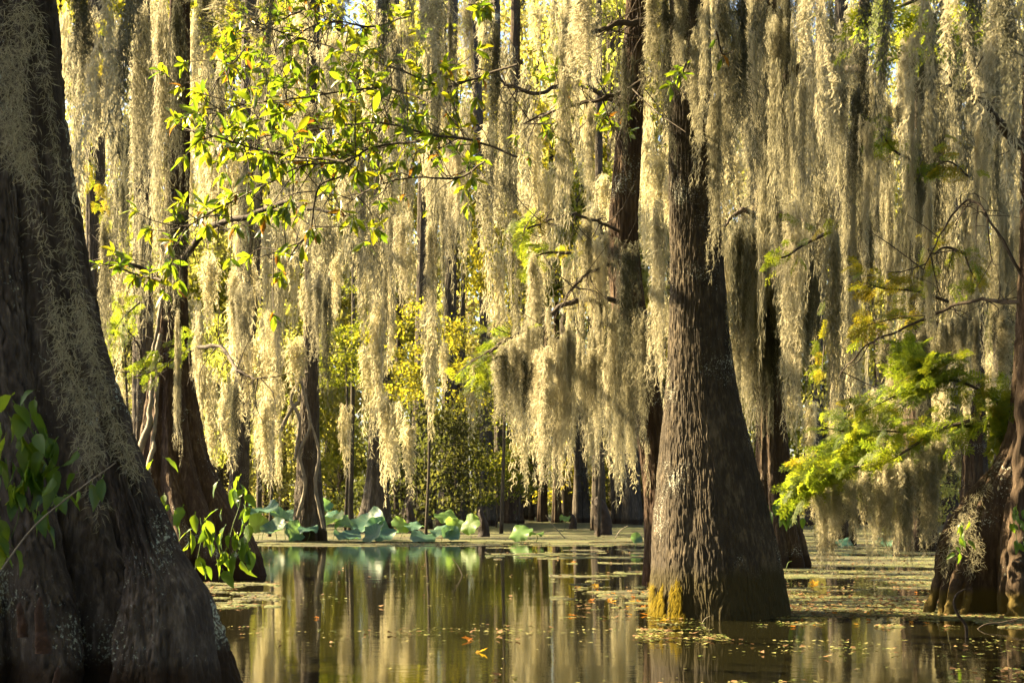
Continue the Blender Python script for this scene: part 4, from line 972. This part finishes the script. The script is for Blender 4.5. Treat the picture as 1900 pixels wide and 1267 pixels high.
# clinging moss, as parts of the trunks' own growth
cols = [([(15, 0), (20, 120), (45, 250), (70, 400), (95, 560), (110, 700), (150, 820), (185, 960)], 0.022, 6.55), ([(45, 0), (40, 110), (30, 240), (50, 330)], 0.022, 6.6), ([(110, 560), (130, 680), (165, 760), (180, 860)], 0.02, 6.5),
        ([(60, 0), (85, 150), (115, 350), (140, 520), (160, 640)], 0.012, 7.0),
        ([(0, 80), (15, 200), (30, 300)], 0.05, 6.5), ([(150, 560), (180, 680), (215, 790), (250, 880)], 0.012, 6.6)]
o_ = None
V, F = cling(None, cols, 0, 5, 230)
tag(link('clinging_moss', mesh_of('clinging_moss', V, F, M['moss'])), 'thin curly moss clinging in streaks to the big left trunk', 'moss')
V, F = cling(None, [([(1765, 1040), (1790, 990), (1800, 960)], 0.03, 12.55), ([(1800, 1060), (1812, 1020), (1805, 990)], 0.03, 12.5), ([(1768, 1000), (1790, 950), (1830, 900)], 0.04, 12.7), ([(1750, 1060), (1770, 1000), (1790, 950)], 0.03, 12.6)], 0, 6, 90)
tag(link('clinging_moss', mesh_of('clinging_moss', V, F, M['moss'])), 'pale curly moss draped over the roots of the right tree', 'moss')
# yellow moss at the foot of the main tree
r = np.random.default_rng(44); acc = Acc()
def yellow(px0, px1, top, n):
    """strands growing on the trunk's surface between two columns of the photograph"""
    R0, cxx = 0.615, (1334 - 950) / FPX * 12.55
    u = r.uniform(0, 1, n); v = r.uniform(0, 1, n) ** 0.85; pxx = px0 + (px1 - px0) * u
    xx = (pxx - 950) / FPX * 12.4; th = np.arccos(np.clip((xx - cxx) / R0, -1, 1))
    hmax = (top + 0.13 * vnoise(u * 9, px0, 0, 4)) * (0.75 + 0.25 * np.sin(PI * np.clip(u, 0.02, 1)) ** 0.5)
    z = v * hmax; rr = R0 * (1.0 + 0.012 * (1 - z / top)) + r.uniform(-0.004, 0.012, n)
    Q = np.stack([cxx + rr * np.cos(th), 12.55 - rr * np.sin(th), z], 1)
    L = 0.07 * r.uniform(0.4, 1.3, n); o = r.uniform(0.0, 0.022, n)
    tip = Q + np.stack([np.cos(th) * o + r.normal(0, 0.012, n), -np.sin(th) * o, -L], 1)
    w_ = np.stack([np.sin(th), np.cos(th), 0 * th], 1) * 0.0024
    V = np.stack([Q, (Q + tip) / 2 + w_, tip, (Q + tip) / 2 - w_], 1).reshape(-1, 3); V[:, 2] = np.maximum(V[:, 2], 0.0)
    acc.add(V, np.arange(4 * n).reshape(-1, 4))
yellow(1206, 1230, 0.22, 1100); yellow(1238, 1257, 0.27, 750); yellow(1205, 1262, 0.06, 500)
V, F = acc.get()
part('moss', V, F, M['yellow_moss'], T3, smooth=False, label='yellow moss on the sunlit foot'); C.objects[-1]['kind'] = 'stuff'
for o in T3.children:
    if o.name.startswith('moss'): o['kind'] = 'stuff'

# ------------------------------------------------------------------ lotus
def lotus_mesh(mat, cup, wave, seed):
    nr, nt = 9, 40; rr = np.linspace(0, 1, nr); th = np.linspace(0, 2 * PI, nt, endpoint=False)
    V = [(0, 0, -0.03)]
    for q in rr[1:]:
        for a in th:
            e = 1 + 0.06 * math.sin(3 * a + seed) + 0.03 * math.sin(7 * a + seed * 2)
            rad = 0.5 * q * e
            z = cup * q ** 2 * 0.5 + wave * q ** 3 * math.sin(3 * a + seed * 1.3) + wave * 0.5 * q ** 4 * math.sin(7 * a + seed) - 0.03 * (1 - q) ** 2
            z += 0.012 * q * (abs(math.sin(10 * a)) - 0.5)          # radial veins stand out as folds
            V.append((rad * math.cos(a), rad * math.sin(a), z))
    F3 = [(0, 1 + j, 1 + (j + 1) % nt) for j in range(nt)]; F4 = []
    for i in range(nr - 2):
        for j in range(nt): a = 1 + i * nt + j; b = 1 + i * nt + (j + 1) % nt; F4.append((a, a + nt, b + nt, b))
    return mesh_of('leaf_blade', np.array(V), [np.array(F3), np.array(F4)], M[mat], smooth=True)
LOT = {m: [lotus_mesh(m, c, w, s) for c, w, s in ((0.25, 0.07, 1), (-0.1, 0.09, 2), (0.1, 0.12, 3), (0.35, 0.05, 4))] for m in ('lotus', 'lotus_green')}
def lotus(px, py, wpx, d, tilt, az, label, green=False, v=None, sq=1.0):
    p = at(px, py, d); w = 1.0 * wpx / FPX * d
    root = thing('lotus_plant', label, 'lotus', (p[0], p[1], 0), 'lotus leaves at the far edge of the water')
    z = max(0.12, p[2])
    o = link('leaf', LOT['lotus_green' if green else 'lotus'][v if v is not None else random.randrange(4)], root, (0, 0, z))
    o.scale = (w, w * sq, w); 
    o.rotation_euler = (Matrix.Rotation(az, 4, 'Z') @ Matrix.Rotation(tilt, 4, 'X') @ Matrix.Rotation(random.uniform(0, 6.28), 4, 'Z')).to_euler()
    V, F = tube([np.array([p[0] + random.uniform(-0.1, 0.1), p[1] + 0.05, -0.05]), np.array([p[0] + 0.03, p[1] + 0.03, z * 0.5]), np.array([p[0], p[1], z - 0.02])], 0.008, 0.006, 12, 6)
    part('stalk', V, F, M['stem'], root)
for a in ((440, 938, 70, 36, 0.3, 0.2, 'lotus leaf half hidden behind the reddish tree foot'), (488, 948, 64, 36.5, 0.35, -0.3, 'wide blue green lotus leaf left of the vine-wrapped trunk'), (525, 958, 52, 37, 0.5, 0.6, 'blue green lotus leaf touching the vine-wrapped trunk'),
          (478, 975, 44, 35.5, 0.9, 0.3, 'green lotus leaf standing low at the left end of the row', True), (510, 982, 50, 35.3, 0.55, -0.3, 'lotus leaf below the wide left one'), (545, 986, 42, 35.0, 1.1, 0.7, 'upright round lotus leaf before the vine-wrapped trunk'),
          (572, 980, 38, 34.9, 0.3, 0, 'flat small lotus leaf in front of the vine-wrapped trunk'), (604, 938, 26, 38, 1.1, 0.4, 'dark upright lotus leaf right of the vine-wrapped trunk'), (622, 955, 46, 38, 0.3, 0.2, 'lotus leaf right of the vine-wrapped trunk'),
          (620, 966, 44, 37, 0.5, -0.8, 'green striped lotus leaf right of the vine-wrapped trunk', True), (650, 974, 58, 37, 0.35, 0.2, 'wide lotus leaf before the dark forked trunk'), (685, 970, 62, 36, 0.7, -0.5, 'big tilted lotus leaf before the dark forked trunk'),
          (705, 984, 64, 35.6, 0.6, 0.5, 'big flat lotus leaf at the foot of the dark forked trunk'), (695, 992, 52, 34.9, 0.8, -0.9, 'pale tilted lotus leaf leaning over the water'), (645, 1000, 52, 34.6, 0.35, 0.3, 'low lotus leaf lying on the water left of the pale tilted one'),
          (745, 972, 40, 37, 0.7, 0.5, 'small lotus leaf beside the pointed knee', True), (768, 974, 38, 37, 0.3, 0, 'flat lotus leaf beside the pointed knee'), (785, 996, 48, 35, 0.55, 0.3, 'low blue green lotus leaf in the middle of the row'),
          (818, 982, 50, 35.2, 0.25, -0.1, 'flat blue green lotus leaf under the upright one'), (842, 974, 34, 36, 0.8, 0.4, 'small lotus leaf between the flat one and the upright one', True), (828, 956, 46, 37, 0.4, 0.3, 'yellow green lotus leaf above the flat blue green one', True),
          (872, 972, 40, 35.6, 1.25, -0.6, 'bright green lotus leaf turned up on edge beside the dark knee', True), (836, 992, 36, 35, 0.9, 0.3, 'shaded lotus leaf below the flat blue green one'), (965, 987, 46, 34.9, 0.65, -0.5, 'single bright green dished lotus leaf right of the dark knee', True),
          (995, 989, 28, 34.9, 0.2, 0, 'small flat lotus leaf beside the single dished one', True), (1048, 962, 20, 46, 0.6, 0, 'tiny pale lotus leaf far back under the moss curtain', True),
          (1640, 1018, 40, 29, 0.3, 0, 'blue green lotus leaf behind the moss tails at the right'), (1690, 1016, 44, 29.5, 0.3, 0.3, 'lotus leaf low behind the moss at the right'), (1566, 1012, 36, 31, 0.4, 0.1, 'lotus leaf behind the moss tails near the moss-draped tree'), (1795, 980, 34, 20, 1.2, 0.2, 'upright lotus leaf behind the roots of the right tree'), (1180, 1000, 24, 31, 1.0, 0.3, 'lotus leaf half hidden by the slim leaning trunk')):
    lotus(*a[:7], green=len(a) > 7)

# ------------------------------------------------------------------ floating leaves and twigs
def fallen_mesh(seed):
    r = random.Random(seed); V = [(0, 0, 0.004)]; k = 14
    for i in range(k):
        a = 2 * PI * i / k; q = (1.0 if i % 3 == 0 else 0.55) * r.uniform(0.8, 1.15)
        V.append((q * math.cos(a), q * 0.75 * math.sin(a), r.uniform(0.0, 0.28)))
    return mesh_of('fallen_leaf', np.array(V), np.array([(0, 1 + i, 1 + (i + 1) % k) for i in range(k)]), M['fallen'])
FM = [fallen_mesh(s) for s in range(4)]
def fallen(px, py, w, label, group='fallen leaves on the water'):
    d = FPX / (py - HOR); p = at(px, py, d)
    o = link('fallen_leaf', random.choice(FM), None, (p[0], d, 0.008)); s = w / FPX * d / 2
    o.scale = (s, s * 1.4, s); o.rotation_euler = (random.gauss(0.25, 0.15), random.gauss(0, 0.2), random.uniform(-0.6, 0.6))
    tag(o, label, 'leaf', group)
for px, py, w, lab in ((868, 1188, 26, 'curled yellow orange leaf floating on open water in the middle'), (893, 1210, 28, 'flat orange leaf floating just below the curled yellow one'), (588, 1147, 12, 'small brown leaf floating left of the middle'),
                       (1064, 1044, 14, 'orange red leaf at the end of a pale streak of duckweed'), (1105, 1087, 16, 'orange leaf standing up from the duckweed left of the trunk'), (1072, 1090, 14, 'pale orange leaf floating alone left of the standing one'),
                       (1062, 1143, 20, 'orange leaf among twigs left of the yellow moss'), (1195, 1141, 18, 'orange leaf touching the yellow mossy foot'), (1235, 1152, 22, 'dark red leaf under the yellow mossy foot'), (1510, 1083, 22, 'orange brown leaf right of the bell-bottomed tree'), (1578, 1112, 16, 'orange leaf between the bell-bottomed tree and the roots')):
    fallen(px, py, w, lab)
for i in range(34):
    if i < 14: px, py = random.uniform(1090, 1200), random.uniform(1095, 1142)
    else: px, py = random.uniform(1470, 1720), random.uniform(1100, 1165)
    fallen(px, py, random.uniform(8, 15), 'small orange brown leaf among the duckweed left of the bell-bottomed tree' if i < 14 else 'small orange brown leaf among the duckweed right of the bell-bottomed tree', 'small leaves scattered in the duckweed')
def water_twig(px_pts, label, r=0.006, mat='dead_twig'):
    (px, py) = px_pts[0]; d = FPX / (py - HOR)
    pts = [at(x, y, d) for x, y in px_pts]; pts[0][2] = -0.03
    root = thing('water_twig', label, 'twig', (pts[0][0], d, 0), 'twigs standing in the water')
    V, F = tube(pts, r, r * 0.5, 24, 5); part('stem', V, F, M[mat], root)
water_twig([(860, 1067), (850, 1050), (838, 1034)], 'thin pale twig leaning out of the open water', 0.008)
water_twig([(1806, 1166), (1828, 1158), (1860, 1154), (1905, 1144)], 'bare twig lying over the water below the right roots', 0.006, 'twig')
water_twig([(1794, 1182), (1792, 1160), (1778, 1140), (1770, 1118), (1776, 1102), (1792, 1092)], 'dark crooked root loop standing before the right tree', 0.013, 'dark_root')
water_twig([(1456, 1062), (1462, 1045), (1470, 1040)], 'small green shoot at the foot of the moss-draped tree', 0.006, 'stem')
water_twig([(1300, 1155), (1308, 1148), (1318, 1142)], 'tiny twig at the foot of the bell-bottomed tree', 0.004)
water_twig([(1140, 1000), (1150, 985), (1165, 975)], 'grey stick on the far bank under the moss curtain', 0.015)
water_twig([(1052, 1000), (1030, 978), (1012, 955)], 'grey stick leaning on the far bank', 0.015)

# pale vines on the vine-wrapped trunk
for i, pp in enumerate(([(552, 960), (566, 900), (556, 840), (575, 790), (562, 720), (550, 690)], [(548, 850), (556, 780), (540, 740), (560, 700), (572, 690)], [(600, 980), (585, 900), (592, 840), (575, 780)], [(520, 800), (540, 760), (556, 740), (548, 700)])):
    V, F = tube([at(x, y, 35.1) for x, y in pp], 0.05, 0.03, 50, 6, knob=0.3, seed=i); part('vine_stem', V, F, M['dead_twig'], T7)

# ------------------------------------------------------------------ far crowns
def crown_proto(n, size, seed, mat, shape=(1, 1, 1)):
    r = np.random.default_rng(seed)
    k = 26; cen = r.normal(0, 0.45, (k, 3)) * np.array(shape); cr = r.uniform(0.12, 0.34, k)
    which = r.integers(0, k, n); P = cen[which] + r.normal(0, 1, (n, 3)) * cr[which][:, None] * np.array([0.75, 0.75, 0.4])
    dr = r.normal(0, 1, (n, 3)); dr[:, 2] -= 0.5; dr /= np.linalg.norm(dr, axis=1)[:, None]
    sd_ = np.cross(dr, r.normal(0, 1, (n, 3))); sd_ /= np.linalg.norm(sd_, axis=1)[:, None]
    L = size * r.uniform(0.6, 1.4, n)[:, None]
    V = np.stack([P, P + dr * L * 0.5 + sd_ * L * 0.24, P + dr * L, P + dr * L * 0.5 - sd_ * L * 0.24], 1).reshape(-1, 3)
    return mesh_of('crown', V, np.arange(4 * n).reshape(-1, 4), M[mat])
CR = {m: [crown_proto(4200, 0.075, 200 + s, m) for s in range(3)] for m in ('far_leaf', 'far_gold', 'far_dark')}
BR = crown_proto(1500, 0.10, 300, 'far_leaf')
r = np.random.default_rng(5)
def shrub(px, py, wpx, hpx, d, mat, label, group=None):
    p = at(px, py, d); w = wpx / FPX * d; h = hpx / FPX * d
    root = thing('leafy_shrub' if p[2] < 6 else 'leafy_tree', label, 'shrub' if p[2] < 6 else 'tree', (p[0], p[1], 0), group)
    c = link('crown', random.choice(CR[mat]), root, (0, 0, p[2])); c.scale = (w * 0.62, w * 0.62, h * 0.62); c.rotation_euler = (0, 0, random.uniform(0, 6.28))
    V, F = tube([np.array([p[0], p[1], -0.1]), np.array([p[0] + 0.1, p[1], p[2] * 0.5]), np.array([p[0], p[1], p[2] + h * 0.2])], 0.03 + 0.004 * p[2], 0.02, 16, 7)
    part('trunk', V, F, M['bark_far'], root)
shrub(790, 660, 150, 150, 42, 'far_leaf', 'broad-leaved green tree in front of the dark middle trunks')
shrub(770, 850, 200, 190, 49, 'far_dark', 'dark green mass right of the dark forked trunk')
shrub(840, 800, 160, 220, 48, 'far_dark', 'dark twiggy shrub left of the sunlit thin trunks')
shrub(920, 870, 110, 100, 52, 'far_leaf', 'green shrub beside the tall thin leaning trunk')
shrub(640, 840, 110, 200, 56, 'far_leaf', 'shaded evergreen between the vine-wrapped and the forked trunk')
shrub(960, 850, 110, 90, 55, 'far_leaf', 'yellow green shrub left of the sunlit thin trunks')
shrub(1080, 840, 180, 150, 66, 'far_leaf', 'green mass behind the moss curtain')
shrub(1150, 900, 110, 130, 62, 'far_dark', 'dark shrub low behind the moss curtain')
shrub(500, 640, 150, 170, 40, 'far_gold', 'golden green tree left of the vine-wrapped trunk')
shrub(440, 700, 130, 240, 46, 'far_gold', 'golden leaved tree beside the reddish tree')
shrub(640, 640, 120, 120, 46, 'far_leaf', 'green leaved tree between the vine-wrapped and the forked trunk')
shrub(480, 860, 170, 150, 58, 'far_gold', 'golden brush behind the left lotus leaves')
shrub(930, 480, 120, 200, 44, 'far_leaf', 'green yellow tree behind the moss curtain')
shrub(1110, 500, 90, 140, 40, 'far_leaf', 'green tree seen through the gap beside the slim leaning trunk')
shrub(1620, 620, 160, 260, 45, 'far_gold', 'golden tree behind the bright bough')
shrub(1560, 900, 140, 130, 40, 'far_gold', 'golden brush behind the moss tails at the right')
shrub(1720, 900, 160, 140, 42, 'far_gold', 'golden brush behind the right boughs')
shrub(230, 640, 130, 200, 36, 'far_dark', 'dark green tree between the two left trees')
shrub(650, 150, 300, 200, 47, 'far_leaf', 'bright leafy tree behind the upper leafy branches')
shrub(480, 60, 240, 160, 49, 'far_leaf', 'bright leafy tree behind the top left')
# the stand beyond: crowns on slender stems
for i in range(120):
    d = r.uniform(58, 95); px = r.uniform(0, 2050); z = r.uniform(2.0, CAM_H + 950 / FPX * d)
    if z < 7 and 820 < px < 1260: z = r.uniform(7, 22)
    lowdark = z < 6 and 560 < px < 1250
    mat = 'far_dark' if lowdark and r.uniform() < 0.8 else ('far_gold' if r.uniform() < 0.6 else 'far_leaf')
    p = np.array([(px - 950) / FPX * d, d, z])
    root = thing('leafy_tree', ('golden ' if mat == 'far_gold' else 'green ' if mat == 'far_leaf' else 'dark ') + ('low' if z < 7 else 'tall' if z < 18 else 'very tall') + ' far tree seen ' + ZONE(px), 'tree', (p[0], d, 0), 'trees of the distant stand')
    s = r.uniform(2.4, 4.2)
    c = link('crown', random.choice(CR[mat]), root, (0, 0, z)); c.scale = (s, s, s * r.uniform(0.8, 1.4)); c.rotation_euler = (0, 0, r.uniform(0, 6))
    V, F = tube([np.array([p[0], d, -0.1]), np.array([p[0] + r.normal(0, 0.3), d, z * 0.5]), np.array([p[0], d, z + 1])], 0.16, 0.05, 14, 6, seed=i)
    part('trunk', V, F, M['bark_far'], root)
# crowns of the near trees, unseen above the picture, enlarged to dim skylight
for root, x, y, z, sx, sz in ((T3, 1.6, 12.6, 10.5, 3.2, 2.0), (T3, 2.8, 11.0, 9.5, 2.0, 1.5), (T5, 4.3, 21.5, 14.5, 4.0, 2.5), (T6, 5.2, 13, 10.0, 3.2, 2.2), (T1, -3.2, 7.0, 9.5, 3.2, 2.0), (T1, -1.0, 3.5, 10.5, 3.5, 1.6), (T6, 4.2, 9.5, 9.5, 3.2, 1.8), (T3, 2.2, 6.5, 10.5, 3.6, 1.6), (T3, 0.2, 9.5, 11.5, 3.0, 1.6), (T2, -4.6, 18.9, 20.0, 3.0, 2.0)):
    c = link('crown', CR['far_leaf'][1], root, (x - root.location.x, y - root.location.y, z)); c.scale = (sx, sx, sz)
    V, F = tube([axis_at(root, z - 2), np.array([x, y, z + 0.5])], 0.16, 0.06, 14, 8); part('branch', V, F, M['twig'], root)
for i in range(60):  # extra unseen crowns, added to cut skylight and dapple the sun
    y = r.uniform(9, 40); x = r.uniform(-0.42, 0.42) * y; z = CAM_H + 0.352 * y + r.uniform(1.8, 6.0); s_ = r.uniform(1.6, 3.0)
    if i % 2 or any(blocks(x + dx, y, z - s_ * 0.6, z + s_ * 0.6, s_ * 0.75) for dx in (0,)): continue
    tr = min((T1, T2, T3, T4, T5, T6, T7, T8), key=lambda t: (t.location.x - x) ** 2 + (t.location.y - y) ** 2)
    if (tr.location.x - x) ** 2 + (tr.location.y - y) ** 2 > 30: continue
    c = link('crown', random.choice(CR['far_leaf']), tr, (x - tr.location.x, y - tr.location.y, z)); c.scale = (s_, s_, s_ * 0.55)
    V, F = tube([axis_at(tr, z - 2.0), np.array([x, y, z])], 0.07, 0.03, 14, 8); part('branch', V, F, M['twig'], tr)
# unseen woods on the other sides, added to dim skylight, low towards the sun
n = 100000; ang = r.uniform(math.radians(-200), math.radians(20), n); rad_ = r.uniform(26, 40, n); zz_ = r.uniform(0, 1, n) ** 1.1 * np.where(ang < math.radians(-140), 9, 30)
P = np.stack([rad_ * np.cos(ang), 8 + rad_ * np.sin(ang), zz_], 1)
P = P[(fbm(P[:, 0] * 0.15, P[:, 1] * 0.15, P[:, 2] * 0.2, 55, 3) > -0.2)]; n = len(P)
dr = r.normal(0, 1, (n, 3)); dr /= np.linalg.norm(dr, axis=1)[:, None]; sd_ = np.cross(dr, r.normal(0, 1, (n, 3))); sd_ /= np.linalg.norm(sd_, axis=1)[:, None]
L = 0.5 * r.uniform(0.5, 1.4, n)[:, None]
V = np.stack([P, P + dr * L * 0.5 + sd_ * L * 0.3, P + dr * L, P + dr * L * 0.5 - sd_ * L * 0.3], 1).reshape(-1, 3)
tag(link('surrounding_woods', mesh_of('surrounding_woods', V, np.arange(4 * n).reshape(-1, 4), M['far_leaf'])), 'unseen green woods round the near side of the water, shaped for the light', None, None, 'stuff')
# woods closing the view
n = 150000; X = r.uniform(-52, 52, n); Y = r.uniform(98, 118, n); Z = r.uniform(0, 1, n) ** 1.25 * 34
keep = fbm(X * 0.12, Z * 0.16, Y * 0.05, 77, 4) + 0.25 * vnoise(X * 0.9, Z * 0.9, Y * 0.3, 5) + (1 - Z / 34) * 0.55 > 0.10
P = np.stack([X, Y, Z], 1)[keep]; n = len(P)
dr = r.normal(0, 1, (n, 3)); dr /= np.linalg.norm(dr, axis=1)[:, None]; sd_ = np.cross(dr, r.normal(0, 1, (n, 3))); sd_ /= np.linalg.norm(sd_, axis=1)[:, None]
L = 0.42 * r.uniform(0.5, 1.4, n)[:, None]
V = np.stack([P, P + dr * L * 0.5 + sd_ * L * 0.3, P + dr * L, P + dr * L * 0.5 - sd_ * L * 0.3], 1).reshape(-1, 3)
tag(link('distant_woods', mesh_of('distant_woods', V, np.arange(4 * n).reshape(-1, 4), M['far_gold'])), 'sunlit distant woods that read as one mass of leaves', None, None, 'stuff')
bpy.context.view_layer.update()
print('moss things', nmoss, 'objects', len(S.objects))
